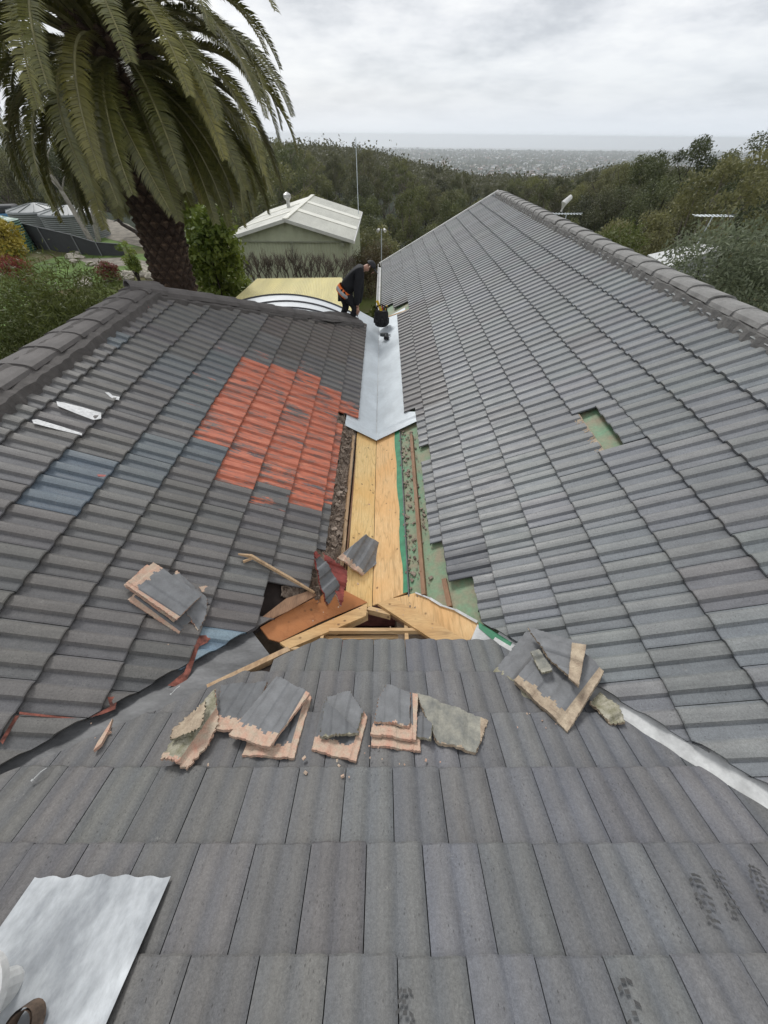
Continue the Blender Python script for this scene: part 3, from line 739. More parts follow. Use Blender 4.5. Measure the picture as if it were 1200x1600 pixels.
# pile on the left slope
T('lowest tile of the pile on the left slope with a pink left edge', PL, (240, 905), (199, 936), .045, [(240, 903), (199, 937), (279, 990), (322, 945)], DP, head=.03, lap=.04, group=g2)
T('middle tile of the pile on the left slope, orange head edge behind the top tile', PL, (235, 884), (193, 914), .085, [(230, 882), (193, 914), (272, 971), (312, 928)], DP, head=.05, lap=.035, group=g2)
T('grey tile fragment poking out right of the pile on the left slope', PL, (310, 905), (270, 925), .06, [(276, 892), (262, 912), (310, 985), (322, 962), (324, 935)], (M_TGREY, M_RAW), head=.02, lap=.0, jag=.01, group=g2)
T('small pink tile crumb lying right of the pile on the left slope', PL, (312, 916), (315, 924), .05, [(311, 917), (316, 925), (331, 920), (322, 915)], (M_RAW, M_RAW), head=.0, lap=.0, group=g2)
T('top tile of the pile on the left slope, scuffed grey with pink borders', PL, (240, 878), (197, 912), .12, [(240, 878), (196, 913), (276, 968), (315, 930)], (M_TGREY, M_RAW), head=.075, lap=.03, amp=.007, group=g2)
# tile on the plywood
T('whole grey tile with pink lap lying on the plywood valley boards', PL, (529, 872), (568, 898), .075, [(528, 871), (567, 899), (611, 861), (571, 835)], (M_TGREY, M_RAW), ty=.22, head=.08, lap=.035, name='roof_tile', amp=.012)
# broken red pair
T('grey shard with red upper edge beside the red broken tile', PL, (520, 945), (505, 930), .10, [(486, 866), (493, 862), (512, 882), (531, 918), (514, 944), (503, 935), (498, 905)], (M_TDARK, M_TRED), ty=-.3, head=.0, lap=.055, jag=.012, amp=.016)
T('red painted broken tile with pale jagged edge at the foot of the plywood', PL, (541, 905), (534, 946), .13, [(502, 864), (543, 892), (541, 910), (533, 947), (522, 926), (513, 896)], (M_TRED, M_RAW), ty=.15, head=.0, lap=.0, jag=.012, amp=.022, phase=.2)
# pile at the right valley
TT = (M_TGREY, M_RAWB)
PV = Plane((XV, Y0, 0), (1/TR, -1/TN, 1), (1, 1, 0))
T('left tile of the big pile at the white flashing, tan broken near edge', PV, (772, 1052), (850, 1112) , .10, [(770, 1050), (838, 1106), (880, 1040), (826, 982)], (M_TGREY, M_LICH), head=.05, lap=.0, jag=.008, group=g3)
T('large tile with tan band and ribbed right lap in the pile at the white flashing', PV, (800, 1066), (887, 1136), .155, [(803, 1062), (887, 1142), (944, 1048), (900, 1010), (846, 1012)], TT, head=.085, lap=.06, th=.045, jag=.004, amp=.012, group=g3)
T('upper tile with tan right band topmost in the pile at the white flashing', PV, (912, 1008), (903, 1070), .215, [(825, 979), (832, 992), (862, 1034), (904, 1072), (915, 1006)], (M_TGREY, M_RAWB), ty=.0, head=.0, lap=.0, jag=.008, amp=.014, group=g3)
T('tan broken edge strip of the upper tile in the pile at the white flashing', PV, (912, 1008), (903, 1070), .235, [(894, 1004), (888, 1060), (904, 1073), (916, 1007)], (M_RAWB, M_RAWB), head=.0, lap=.0, amp=.014, group=g3)
T('small ribbed shard lying in the middle of the big pile', PV, (832, 1020), (852, 1053), .20, [(829, 1021), (847, 1054), (862, 1050), (860, 1040), (842, 1017)], (M_PALETILE, M_LICH), head=.0, lap=.0, amp=.02, phase=.3, group=g3)
T('mossy tan tile end lying where the white flashing begins', PV, (925, 1100), (950, 1128), .075, [(922, 1098), (952, 1131), (977, 1128), (966, 1106), (938, 1082)], (M_LICH, M_RAWB), head=.0, lap=.0, amp=.02, jag=.01, group=g3)
# splintered timber
B = MB(); B.tube([PL.hit(372, 866, .07), PL.hit(392, 869, .075), PL.hit(420, 885, .08), PL.hit(455, 905, .08), PL.hit(491, 926, .06)], [.008, .020, .017, .018, .012], 5)
B.tube([PL.hit(380, 878, .06), PL.hit(396, 872, .07)], [.014, .012], 5)
tag(B.build('timber_offcut', M_BATTENY), 'splintered thin pine strip lying across the left slope above the red broken tile', 'timber offcut')
B = MB().slab([PL.hit(x, y, o_) for x, y, o_ in ((398, 973, -.0), (447, 935, .03), (489, 921, .05), (494, 930, .05), (450, 955, .03), (405, 976, .0))], .02)
tag(B.build('split_board', M_OLDW), 'dark weathered split board along the top edge of the orange stained board', 'split board')
B = MB().slab([PN.hit(x, y, .05) for x, y in ((146, 1172), (152, 1160), (168, 1135), (176, 1122), (170, 1140), (158, 1162))], .02)
tag(B.build('broken_tile', M_RAW), 'thin pink orange sliver standing in the gap at the left valley', 'tile sliver')
for k, (x, y, lab) in enumerate([(52, 1218, 'small pale nail lying on the near slope at far left'), (268, 1084, 'bent pale nail in the left valley flashing')]):
    B = MB(); c_ = PN.hit(x, y, .05); B.tube([c_, c_+Vector((.02, .03, .004)), c_+Vector((.035, .045, .0))], .0025, 6); B.tube([c_, c_-Vector((.004, .006, 0))], .006, 8)
    tag(B.build('nail', M_WHITEF), lab, 'nail')

# ================================================================ land
def lerp_tab(x, tab):
    xs, ys = zip(*tab); return np.interp(x, xs, ys)
STAB = [(-1.6, .03), (-.5, .03), (-.32, .014), (-.22, .014), (-.12, .019), (-.03, .024), (.05, .040), (.2, .060), (.38, .062), (.48, .044), (.56, .046), (.66, .047), (.8, .042), (1.6, .04)]
def smooth(t): t = np.clip(t, 0, 1); return t*t*(3-2*t)
TH = 9.5
def ground(x, y):
    x = np.asarray(x, float); y = np.asarray(y, float)
    u = x/np.maximum(y, 12.); s = lerp_tab(u, STAB)
    D0 = (4.9-1.0*smooth((u-.5)/.3)-1.0*smooth((-.2-u)/.2))*(1-smooth((y-45)/70.))
    hill = 3.1-np.maximum(s*np.maximum(y, 1), D0)-TH
    st = lerp_tab(u, [(-1.6, 52), (-.45, 50), (-.36, 34), (-.12, 33), (-.02, 24), (.3, 24), (1.6, 24)])
    t = smooth((y-st)/9.); z = -2.9*(1-t)+hill*t
    far = -150.
    t2 = smooth((y-650)/1900.); z = z*(1-t2)+far*t2
    return z+.4*np.sin(x*.05+1)*np.cos(y*.04)*smooth((y-40)/60)
ys = np.concatenate([np.linspace(-60, 60, 61), np.geomspace(63, 9300, 90)]); us = np.linspace(-2.2, 2.2, 121)
pts = []
for y in ys:
    wdt = max(y, 0)+40
    xs = us*wdt; zs = ground(xs, np.full_like(xs, y))
    pts += [(float(a), float(y), float(c)) for a, c in zip(xs, zs)]
B = MB(); B.grid(pts, len(us), len(ys))
m = bpy.data.materials.new('land'); m.use_nodes = True; nt = NT(m.node_tree)
o_ = nd(nt, 'ShaderNodeOutputMaterial'); b_ = nd(nt, 'ShaderNodeBsdfPrincipled', {'Roughness': .95, 'Specular IOR Level': .1})
v = nd(nt, 'ShaderNodeTexCoord').outputs['Object']
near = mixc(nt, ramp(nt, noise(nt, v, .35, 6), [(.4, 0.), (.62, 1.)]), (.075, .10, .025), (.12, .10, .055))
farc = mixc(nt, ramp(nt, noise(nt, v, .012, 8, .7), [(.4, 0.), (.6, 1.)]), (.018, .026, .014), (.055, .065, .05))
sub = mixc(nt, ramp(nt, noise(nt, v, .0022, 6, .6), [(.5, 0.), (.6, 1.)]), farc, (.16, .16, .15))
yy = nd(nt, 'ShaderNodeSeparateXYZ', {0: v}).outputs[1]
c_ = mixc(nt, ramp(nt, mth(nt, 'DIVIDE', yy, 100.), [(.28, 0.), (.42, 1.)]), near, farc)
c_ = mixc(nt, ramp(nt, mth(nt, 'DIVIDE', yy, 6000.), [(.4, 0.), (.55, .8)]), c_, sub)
nt.links.new(c_, b_.inputs['Base Color']); nt.links.new(b_.outputs[0], o_.inputs[0])
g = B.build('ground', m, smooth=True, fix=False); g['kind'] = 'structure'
M_LAWN = mat('lawn', (.12, .21, .03), .95, .35, 1.2, bump=.5, bscale=40)
M_PAVE = mat('gravel_path', (.30, .27, .22), .95, .3, 2.)
def sheet(name, pxs, z, m, kind='structure'):
    B = MB(); B.poly([at_z(x, y, z) for x, y in pxs]); o = B.build(name, m, fix=False); o['kind'] = kind; return o
sheet('lawn', [(-60, 470), (60, 410), (100, 398), (245, 396), (262, 408), (240, 425), (60, 460), (-60, 640)], -2.885, M_LAWN)
sheet('lawn', [(100, 386), (300, 386), (330, 372), (190, 362), (120, 372)], -2.89, M_LAWN)
sheet('path', [(120, 404), (200, 402), (245, 412), (150, 418)], -2.878, M_PAVE)
sheet('road', [(165, 372), (230, 388), (250, 384), (200, 350), (150, 338), (100, 334), (100, 340), (160, 350)], -2.87, M_PAVE)
# sea and a pale quarry out on the plain
B = MB(); B.poly([(-12000, 7900, -149), (16000, 7900, -149), (16000, 9290, -149), (-12000, 9290, -149)]); o = B.build('sea', mat('sea_water', (.42, .45, .47), .3, .1, .001), fix=False); o['kind'] = 'structure'
B = MB(); B.poly([at_z(x, y, -148.5) for x, y in ((872, 266), (905, 263), (945, 268), (925, 273), (885, 272))]); o = B.build('quarry_ground', mat('quarry_sand', (.48, .38, .26), .9, .2, .01), fix=False); o['kind'] = 'structure'
# distant suburb: thousands of roofs
def boxes(name, n, ymin, ymax, umin, umax, smin, smax, hmul, cols, label, zoff=0., seed=3):
    r = np.random.default_rng(seed); B = MB(); k = 0
    while k < n:
        y = math.exp(r.uniform(math.log(ymin), math.log(ymax))); u = r.uniform(umin, umax); x = u*y
        if math.sin(x*.004+1)*math.cos(y*.003)+r.normal()*.5 < -.1: continue
        s = r.uniform(smin, smax); z = float(ground(x, y)); h = s*hmul*r.uniform(.6, 1.4)
        B.box((x, y, z+h/2), (s, s*r.uniform(.5, 1.1), h), Matrix.Rotation(r.uniform(0, 3), 3, 'Z'), mi=int(r.integers(len(cols)))); k += 1
    o = B.build(name, cols, fix=False); return tag(o, label, None, None, 'stuff')
C_ = [mat('far_roof_%s' % q, c, .8, .05, 1.) for q, c in (('white', (.80, .80, .78)), ('grey', (.42, .42, .43)), ('terracotta', (.30, .17, .12)), ('cream', (.45, .41, .35)))]
boxes('suburb_houses', 3400, 2300, 7800, -.15, .75, 12, 30, .3, C_, 'distant suburb roofs out on the plain')
boxes('city_buildings', 120, 7000, 8300, -.1, .25, 20, 45, .35, C_[:2], 'faint city blocks near the horizon', seed=5)

# ================================================================ foliage
def leaf_mat(name, c1, c2, c3=None, rough=.55, spec=.35, trans=.25, objvar=.5):
    m = bpy.data.materials.new(name); m.use_nodes = True; nt = NT(m.node_tree)
    o = nd(nt, 'ShaderNodeOutputMaterial'); a = nd(nt, 'ShaderNodeAttribute', attribute_name='lc').outputs['Fac']
    oi = nd(nt, 'ShaderNodeObjectInfo').outputs['Random']
    c = mixc(nt, a, c1, c2)
    if c3: c = mixc(nt, ramp(nt, oi, [(.35, 0.), (.95, objvar)]), c, c3)
    c = mixc(nt, 1., c, ramp(nt, mth(nt, 'FRACT', mth(nt, 'MULTIPLY', oi, 7.3)), [(0., (.62, .64, .62)), (.5, (1., 1., 1.)), (1., (1.45, 1.38, 1.2))]), 'MULTIPLY')
    b = nd(nt, 'ShaderNodeBsdfPrincipled', {'Base Color': c, 'Roughness': rough, 'Specular IOR Level': spec})
    t = nd(nt, 'ShaderNodeBsdfTranslucent', {'Color': c}); mx = nd(nt, 'ShaderNodeMixShader', {0: trans})
    nt.links.new(b.outputs[0], mx.inputs[1]); nt.links.new(t.outputs[0], mx.inputs[2]); nt.links.new(mx.outputs[0], o.inputs[0]); return m
def leaves(centers, radii, n, size, asp=.45, seed=1, droop=0., flat=(1, 1, .75), shell=.35):
    r = np.random.default_rng(seed); centers = np.array(centers, float); radii = np.array(radii, float)
    wts = radii**2; idx = r.choice(len(centers), n, p=wts/wts.sum())
    d = r.normal(size=(n, 3)); d /= np.linalg.norm(d, axis=1)[:, None]
    rad = (shell+(1-shell)*r.random(n)**.6)*radii[idx]*(1+.16*np.clip(r.normal(size=n), -1.6, 1.6))
    c = centers[idx]+d*rad[:, None]*np.array(flat)
    ax = r.normal(size=(n, 3))+d*.7; ax[:, 2] -= droop; ax /= np.linalg.norm(ax, axis=1)[:, None]
    q = r.normal(size=(n, 3)); sx_ = np.cross(ax, q); sx_ /= np.linalg.norm(sx_, axis=1)[:, None]
    s = size*(.6+.8*r.random(n)); a = ax*(s/2)[:, None]; b = sx_*(s*asp/2)[:, None]
    V = np.empty((n, 4, 3)); V[:, 0] = c-a; V[:, 1] = c-a*.1+b; V[:, 2] = c+a; V[:, 3] = c-a*.1-b
    clus = r.random(len(centers)); hz_ = np.clip(.5+.5*d[:, 2], 0, 1); col = np.clip(.50*clus[idx]+.35*r.random(n)+.15*hz_*0, 0, 1)
    return V.reshape(-1, 3), col
def quad_mesh(name, V, col):
    n = len(V)//4; me = bpy.data.meshes.new(name)
    me.vertices.add(n*4); me.vertices.foreach_set('co', V.astype(np.float32).ravel())
    me.loops.add(n*4); me.loops.foreach_set('vertex_index', np.arange(n*4, dtype=np.int32))
    me.polygons.add(n); me.polygons.foreach_set('loop_start', np.arange(0, n*4, 4, dtype=np.int32)); me.polygons.foreach_set('loop_total', np.full(n, 4, dtype=np.int32))
    me.update(); at = me.attributes.new('lc', 'FLOAT', 'FACE'); at.data.foreach_set('value', col.astype(np.float32)); return me
M_BARK = mat('gum_bark', (.26, .23, .19), .9, .4, 3., col2=(.10, .08, .065), stretch=(1, 1, .2))
M_BARKD = mat('dark_bark', (.07, .055, .045), .9, .4, 4.)
M_GUM = leaf_mat('gum_leaves', (.070, .085, .030), (.215, .225, .095), (.135, .122, .088), trans=.35)
M_GUMD = leaf_mat('dark_leaves', (.045, .060, .026), (.155, .175, .075), (.10, .095, .06))
M_OLIVE = leaf_mat('olive_leaves', (.17, .20, .12), (.44, .48, .32), trans=.4)
M_BRIGHT = leaf_mat('bright_leaves', (.07, .12, .018), (.20, .29, .05))
M_BUSH = leaf_mat('bush_leaves', (.08, .105, .025), (.24, .27, .07))
M_LEMON = leaf_mat('lemon_leaves', (.06, .10, .02), (.19, .23, .05))
M_YEL = leaf_mat('yellow_leaves', (.35, .27, .03), (.55, .45, .10))
M_REDL = leaf_mat('red_leaves', (.12, .025, .02), (.22, .07, .05))
def make_tree(seed, H, W, ncl, nleaf, lsize, leafm, barkm, lean=.1, crown_from=.35, rcl=(.8, 1.6), trunk_r=.18, asp=.45, bare=0, label='', cat='tree', name='gum_tree', shell=.35, flat=(1, 1, .75)):
    r = random.Random(seed); B = MB(); cs = []; rs = []
    tr = [Vector((0, 0, -1.2))]
    for k in range(1, 6): tr.append(Vector((lean*k*r.uniform(-.6, 1)*H*.1, lean*k*r.uniform(-.6, .6)*H*.1, H*(.62)*k/5)))
    B.tube(tr, [trunk_r*(1-.13*k) for k in range(6)], 7)
    for k in range(ncl):
        z = H*(crown_from+(1-crown_from)*((k+.5)/ncl)**.8*.95); t = (z/H-crown_from)/(1-crown_from)
        a = k*2.4+r.uniform(-.5, .5); rad = W*.5*(1-.62*t**2.2)*r.uniform(.25, 1.0)
        c = Vector((math.cos(a)*rad, math.sin(a)*rad, z)); rr = r.uniform(*rcl)*(1-.25*t)
        c.z = min(c.z, H-rr*.6)
        cs.append(tuple(c)); rs.append(rr)
        i = min(4, 1+int(3.5*t)); p0 = tr[i]; mid = p0.lerp(c, .55)+Vector((0, 0, -.12*rad))
        B.tube([p0, mid, c+Vector((0, 0, rr*.25))], [trunk_r*.38, trunk_r*.24, trunk_r*.07], 5, cap=False)
    for k in range(bare):
        a = r.uniform(0, 6.3); p0 = tr[r.randint(2, 5)]; e = p0+Vector((math.cos(a)*W*.6, math.sin(a)*W*.6, H*r.uniform(.1, .4)))
        m1 = p0.lerp(e, .5)+Vector((0, 0, -.2)); B.tube([p0, m1, e], [trunk_r*.3, trunk_r*.17, .02], 5, cap=False)
        for q in range(4):
            f = e.lerp(m1, q*.22); B.tube([f, f+Vector((r.uniform(-1, 1), r.uniform(-1, 1), r.uniform(.1, .9)))*(W*.14)], [.025, .008], 4, cap=False)
    root = empty(name, (0, 0, 0), 0, label, cat)
    B.build('trunk', barkm, root, smooth=True, fix=False)
    V, col = leaves(cs, rs, nleaf, lsize, asp, seed, flat=flat, shell=shell)
    link('crown', quad_mesh('crown', V, col), leafm, root)
    return root
def shrub(name, loc, rx, ry, rz, n, size, m, label, cat='shrub', ncl=14, seed=1, asp=.35, droop=0., up=1., shell=.3, group=None):
    r = random.Random(seed); cs = []; rs = []
    for k in range(ncl):
        a = r.uniform(0, 6.28); q = r.random()**.6; z = rz*(.25+.7*r.random())
        kk = math.sqrt(max(.1, 1-(z/rz-.3)**2))
        cs.append((math.cos(a)*rx*.72*q*kk, math.sin(a)*ry*.72*q*kk, z)); rs.append(min(rx, ry, rz)*r.uniform(.28, .5))
    root = empty(name, loc, 0, label, cat, group)
    B = MB()
    for k in range(7):
        c = Vector(cs[k % ncl]); B.tube([(r.uniform(-.1, .1), r.uniform(-.1, .1), -.2), c*.5+Vector((0, 0, .05)), c], [.05, .035, .012], 5, cap=False)
    B.build('stem', M_BARKD, root, fix=False)
    V, col = leaves(cs, rs, n, size, asp, seed, droop=droop, flat=(1.15*rx/max(rx, ry), 1.15*ry/max(rx, ry), up), shell=shell)
    link('foliage', quad_mesh(name, V, col), m, root); return root

# ---- the forest behind the house
LBL = ['grey green gum tree in the wooded hillside behind the house', 'dark bushy tree in the wooded hillside behind the house', 'thin grey brown tree in the wooded hillside behind the house', 'rounded olive green tree in the wooded hillside behind the house']
protos = [make_tree(21, 10, 7, 15, 9500, .21, M_GUM, M_BARK, bare=2, label=LBL[0]),
          make_tree(22, 8.5, 7, 16, 10000, .20, M_GUMD, M_BARKD, crown_from=.22, label=LBL[1], name='bushy_tree'),
          make_tree(23, 10.5, 5.5, 10, 4200, .18, M_GUM, M_BARK, bare=7, lean=.25, rcl=(.6, 1.1), label=LBL[2], name='sparse_tree'),
          make_tree(24, 7.5, 6.5, 16, 10000, .19, M_GUM, M_BARKD, crown_from=.15, label=LBL[3], name='round_tree'),
          make_tree(25, 11, 8, 18, 9500, .22, M_GUM, M_BARK, bare=3, lean=.2, label=LBL[0], name='gum_tree')]
spots = []; r = random.Random(5); used = set()
tries = 0
while len(spots) < 265 and tries < 40000:
    tries += 1
    y = 30+115*r.random()**1.15; u = r.uniform(-.98, .98)
    x = u*y
    if u < -.33 and y < 60: continue          # yard
    if u < -.02 and y < 40: continue
    md = 2.5+y*.030
    if any((x-a)**2+(y-b)**2 < md*md for a, b in spots): continue
    spots.append((x, y))
for q in range(60): r.random()
gF = 'trees of the wooded hillside'
for i, (x, y) in enumerate(spots):
    p = protos[[0, 1, 3, 4, 2, 1, 0, 3][r.randrange(8)]] if i >= 5 else protos[i]
    o = p if i < 5 else copy_tree(p)
    z = float(ground(x, y)); s = r.uniform(.72, 1.08); o.location = (x, y, z); o.rotation_euler = (0, 0, r.uniform(0, 6.3)); o.scale = (s*r.uniform(.9, 1.15), s, s); o['group'] = gF
    qx = proj((x, y, z+6))[0]; look = {'gum_tree': 'grey green gum tree', 'bushy_tree': 'dark bushy tree', 'sparse_tree': 'thin grey brown tree', 'round_tree': 'rounded olive green tree'}[p.name.split('.')[0]]
    where = ['behind the palm', 'above the shed roof', 'between the shed and the right gable', 'behind the gable slope', 'just past the gable peak', 'beyond the middle of the right ridge', 'at the far right'][sum(qx > q for q in (380, 560, 600, 700, 860, 1000))]
    o['label'] = '%s in the %s wood %s' % (look, 'front' if y < 48 else 'middle' if y < 85 else 'back', where)
# thousands more further off, one mass
r2 = np.random.default_rng(9); cs = []; rs = []
N_ = 5200; k = 0
yv = np.exp(r2.uniform(np.log(120), np.log(1500), N_)); uv = r2.uniform(-1.05, 1.05, N_)
xv_ = uv*yv; zv = ground(xv_, yv)
rad = r2.uniform(2.2, 4.4, N_)*(1+yv/1800); hh = r2.uniform(4, 9, N_)
cs = np.stack([xv_, yv, zv+hh], 1)
V1, c1 = leaves(cs, rad, 300000, 2.0, .7, 33, flat=(1, 1, .8)); 
# leaf size grows with distance so far crowns stay closed
ctr = V1.reshape(-1, 4, 3).mean(1); k_ = np.clip(ctr[:, 1]/480., .26, 2.4)
V1 = ((V1.reshape(-1, 4, 3)-ctr[:, None])*k_[:, None, None]+ctr[:, None]).reshape(-1, 3)
o = link('forest', quad_mesh('forest', V1, c1), M_GUM); tag(o, 'far wooded slopes reading as one mass', None, None, 'stuff')
yv = np.exp(r2.uniform(np.log(1500), np.log(7600), 9000)); uv = r2.uniform(-.3, .95, 9000); xv_ = uv*yv; zv = ground(xv_, yv)
V1, c1 = leaves(np.stack([xv_, yv, zv+5], 1), np.full(9000, 14.)*(1+yv/4000), 30000, 22., .7, 35, flat=(1, 1, .3))
o = link('plain_trees', quad_mesh('plain_trees', V1, c1), M_GUMD); tag(o, 'tree cover scattered over the distant plain', None, None, 'stuff')

# ---- individual larger trees at the right skyline and around the yard
def place_tree(px_base, Y, ztop_px, **kw):
    p = at_y(px_base, ztop_px+25, Y); zt = at_y(px_base, ztop_px, Y).z; zb = float(ground(p.x, Y)); H = zt-zb
    t = make_tree(H=H, **kw); t.location = (p.x, Y, zb); return t
place_tree(1078, 52, 214, seed=41, W=6.5, ncl=9, nleaf=6500, lsize=.22, leafm=M_GUMD, barkm=M_BARKD, crown_from=.62, rcl=(.9, 1.5), bare=2, label='tall umbrella topped gum standing above the right skyline', name='gum_tree')
place_tree(1018, 56, 238, seed=42, W=6.5, ncl=8, nleaf=6000, lsize=.22, leafm=M_GUMD, barkm=M_BARKD, crown_from=.62, rcl=(.9, 1.5), bare=1, label='lower dark gum left of the tall umbrella topped one on the right skyline', name='gum_tree')
place_tree(1190, 42, 206, seed=43, W=9, ncl=12, nleaf=8000, lsize=.18, leafm=M_GUM, barkm=M_BARK, crown_from=.5, rcl=(.9, 1.6), bare=8, label='airy tall gum with bare twigs at the right edge of the skyline', name='gum_tree')
for k, (px_, Y, zt, sd_) in enumerate([(1120, 40, 262, 51), (1030, 44, 275, 52), (975, 48, 290, 53), (1180, 34, 285, 54), (1090, 36, 300, 55), (925, 52, 296, 56)]):
    place_tree(px_, Y, zt, seed=sd_, W=9, ncl=24, nleaf=20000, lsize=.16, leafm=M_GUMD, barkm=M_BARKD, crown_from=.12, rcl=(1.0, 1.9), bare=3,
               label=['dark dense tree below the airy gum on the right', 'dense tree below the tall umbrella topped gum', 'dense tree at the left end of the dark right hand trees', 'dark tree behind the big grey green bush on the right', 'dense tree behind the right tv antenna', 'dense tree just beyond the right roof ridge'][k], name='dense_tree')

# ================================================================ palm
M_FROND = leaf_mat('palm_leaf', (.030, .040, .012), (.215, .21, .06), (.20, .17, .05), rough=.36, spec=.5, trans=.15, objvar=.35)
M_RACHIS = mat('palm_stalk', (.30, .28, .13), .5, .3, 6.)
def palm_bark():
    m = bpy.data.materials.new('palm_trunk'); m.use_nodes = True; nt = NT(m.node_tree)
    o = nd(nt, 'ShaderNodeOutputMaterial'); b = nd(nt, 'ShaderNodeBsdfPrincipled', {'Roughness': .9})
    v = nd(nt, 'ShaderNodeTexCoord').outputs['Object']
    a = nd(nt, 'ShaderNodeAttribute', attribute_name='lc').outputs['Fac']
    c = mixc(nt, a, (.035, .021, .015), (.20, .13, .085)); c = mixc(nt, 1., c, ramp(nt, noise(nt, v, 22, 5), [(.3, .6), (.7, 1.2)]), 'MULTIPLY')
    nt.links.new(c, b.inputs['Base Color'])
    bp = nd(nt, 'ShaderNodeBump', {'Height': noise(nt, v, 60, 4), 'Strength': .8, 'Distance': .02}); nt.links.new(bp.outputs[0], b.inputs['Normal'])
    nt.links.new(b.outputs[0], o.inputs[0]); return m
M_PTR = palm_bark()
PALM = Vector((-5.55, 10.2, -2.9))
palm = empty('date_palm', PALM, 0, 'huge date palm with drooping fronds behind the left roof', 'palm tree')
tp = [Vector((0, 0, -.2)), Vector((.10, 0, 2.0)), Vector((.22, -.02, 3.6)), Vector((.42, -.05, 4.8)), Vector((.62, -.05, 6.2)), Vector((.72, -.05, 7.3))]
trr = [.56, .52, .46, .50, .66, .60]
def tpos(t):
    f = t*(len(tp)-1); i = min(int(f), len(tp)-2); f -= i; return tp[i].lerp(tp[i+1], f), trr[i]*(1-f)+trr[i+1]*f
B = MB(); B.tube([tpos(k/20)[0] for k in range(21)], [tpos(k/20)[1]*.93 for k in range(21)], 24)
lc = [.15]*len(B.f)
nrow = 46
for j in range(nrow):                    # diamond leaf scars set in spirals
    t = (j+.5)/nrow; c, rr = tpos(t); nsc = 14; ph = (j % 2)*.5
    for k in range(nsc):
        a = 2*math.pi*(k+ph)/nsc+rnd.uniform(-.03, .03); d = Vector((math.cos(a), math.sin(a), 0)); s_ = Vector((-math.sin(a), math.cos(a), 0))
        w_ = rr*math.pi/nsc*.86; h_ = .105; out_ = .05+.12*max(0, t-.5)+rnd.uniform(-.015, .045)
        p = c+d*rr*.93; tipd = d*out_
        q = [p-s_*w_, p+Vector((0, 0, -h_)), p+s_*w_, p+Vector((0, 0, h_*.8))]; tip = p+tipd+Vector((0, 0, h_*.35)); tip2 = p+tipd*.85+Vector((0, 0, h_*.05))
        b0 = len(B.v); B.v += [tuple(x) for x in q]+[tuple(tip-s_*w_*.45), tuple(tip+s_*w_*.45), tuple(tip2-s_*w_*.45), tuple(tip2+s_*w_*.45)]
        fs = [(0, 1, 6), (1, 7, 6), (1, 2, 7), (0, 6, 4), (2, 5, 7), (4, 6, 7, 5), (0, 4, 3), (4, 5, 3), (5, 2, 3)]
        br = rnd.uniform(.3, 1.)
        for f in fs: B.f.append(tuple(b0+x for x in f)); B.mi.append(0); lc.append(br*(1. if f == (4, 6, 7, 5) else .55))
me = B.mesh('palm_trunk'); at = me.attributes.new('lc', 'FLOAT', 'FACE'); at.data.foreach_set('value', np.array(lc, dtype=np.float32)); link('trunk', me, M_PTR, palm)
def frond_mesh(seed, L, th0, curl, nl=140, ll=.31):
    """arching feather frond: starts at elevation th0, bends down by curl; local x outwards"""
    r = random.Random(seed); V = []; F = []; mi = []; lc = []
    th = th0; p = Vector((0, 0, 0)); P_ = [p.copy()]; D_ = []
    N = 30; side = r.uniform(-.10, .10); yawc = 0
    for k in range(N):
        d = Vector((math.cos(th)*math.cos(yawc), math.cos(th)*math.sin(yawc), math.sin(th))); D_.append(d); p = p+d*(L/N); P_.append(p.copy())
        th -= curl/N*(.5+1.1*k/N); yawc += side/N*3
        th = max(th, -1.45)
    D_.append(D_[-1])
    B = MB(); B.tube(P_, [.035*(1-.85*k/N)+.004 for k in range(N+1)], 4); V = B.v; F = B.f; mi = [1]*len(F); lc = [.5]*len(F)
    for k in range(nl):
        t = .10+.90*k/(nl-1); f = t*N; i = min(int(f), N-1); q = P_[i].lerp(P_[i+1], f-i); d = D_[i]
        up = Vector((0, 0, 1)); s_ = d.cross(up); s_ = s_.normalized() if s_.length > .1 else Vector((0, 1, 0)); n_ = s_.cross(d).normalized()
        env = min(1, .35+3.2*(t-.10))*(1-.62*max(0, (t-.6)/.4)**1.6)
        for sg in (-1, 1):
            l = ll*env*r.uniform(.88, 1.08); ang = .85-.45*t+r.uniform(-.06, .06)
            dr = (s_*sg*math.cos(ang*.75)+d*math.sin(ang)*1.0+n_*(.30+r.uniform(-.12, .12))).normalized()
            wv = .0125*(.7+.5*env); m1 = q+dr*l*.5; dr2 = (dr+Vector((0, 0, -.35))).normalized(); e = m1+dr2*l*.5
            wd = d*wv
            b = len(V); V += [tuple(q-wd*.5), tuple(q+wd*.5), tuple(m1+wd), tuple(m1-wd), tuple(e)]
            F += [(b, b+1, b+2, b+3), (b+3, b+2, b+4)]; mi += [0, 0]; c_ = min(1, max(0, .5+.5*(r.random()-.5)+.2*t)); lc += [c_, min(1, c_*1.05)]
    me = bpy.data.meshes.new('frond'); me.from_pydata(V, [], F); me.polygons.foreach_set('material_index', mi)
    at = me.attributes.new('lc', 'FLOAT', 'FACE'); at.data.foreach_set('value', np.array(lc, dtype=np.float32)); me.materials.append(M_FROND); me.materials.append(M_RACHIS); me.update(); return me
CR_ = tp[-1]+Vector((0, 0, -.15))
fr = []
for (th0, curl, L) in ((1.35, 1.2, 2.7), (1.05, 1.6, 3.0), (.8, 1.9, 3.3), (.58, 2.0, 3.4), (.32, 1.95, 3.3), (.1, 1.8, 3.1), (-.2, 1.45, 2.8), (-.5, 1.1, 2.5)):
    for v_ in range(2): fr.append((th0, frond_mesh(int(th0*100)+v_*7+400, L, th0, curl*(1+.12*(v_-.5)))))
k = 0
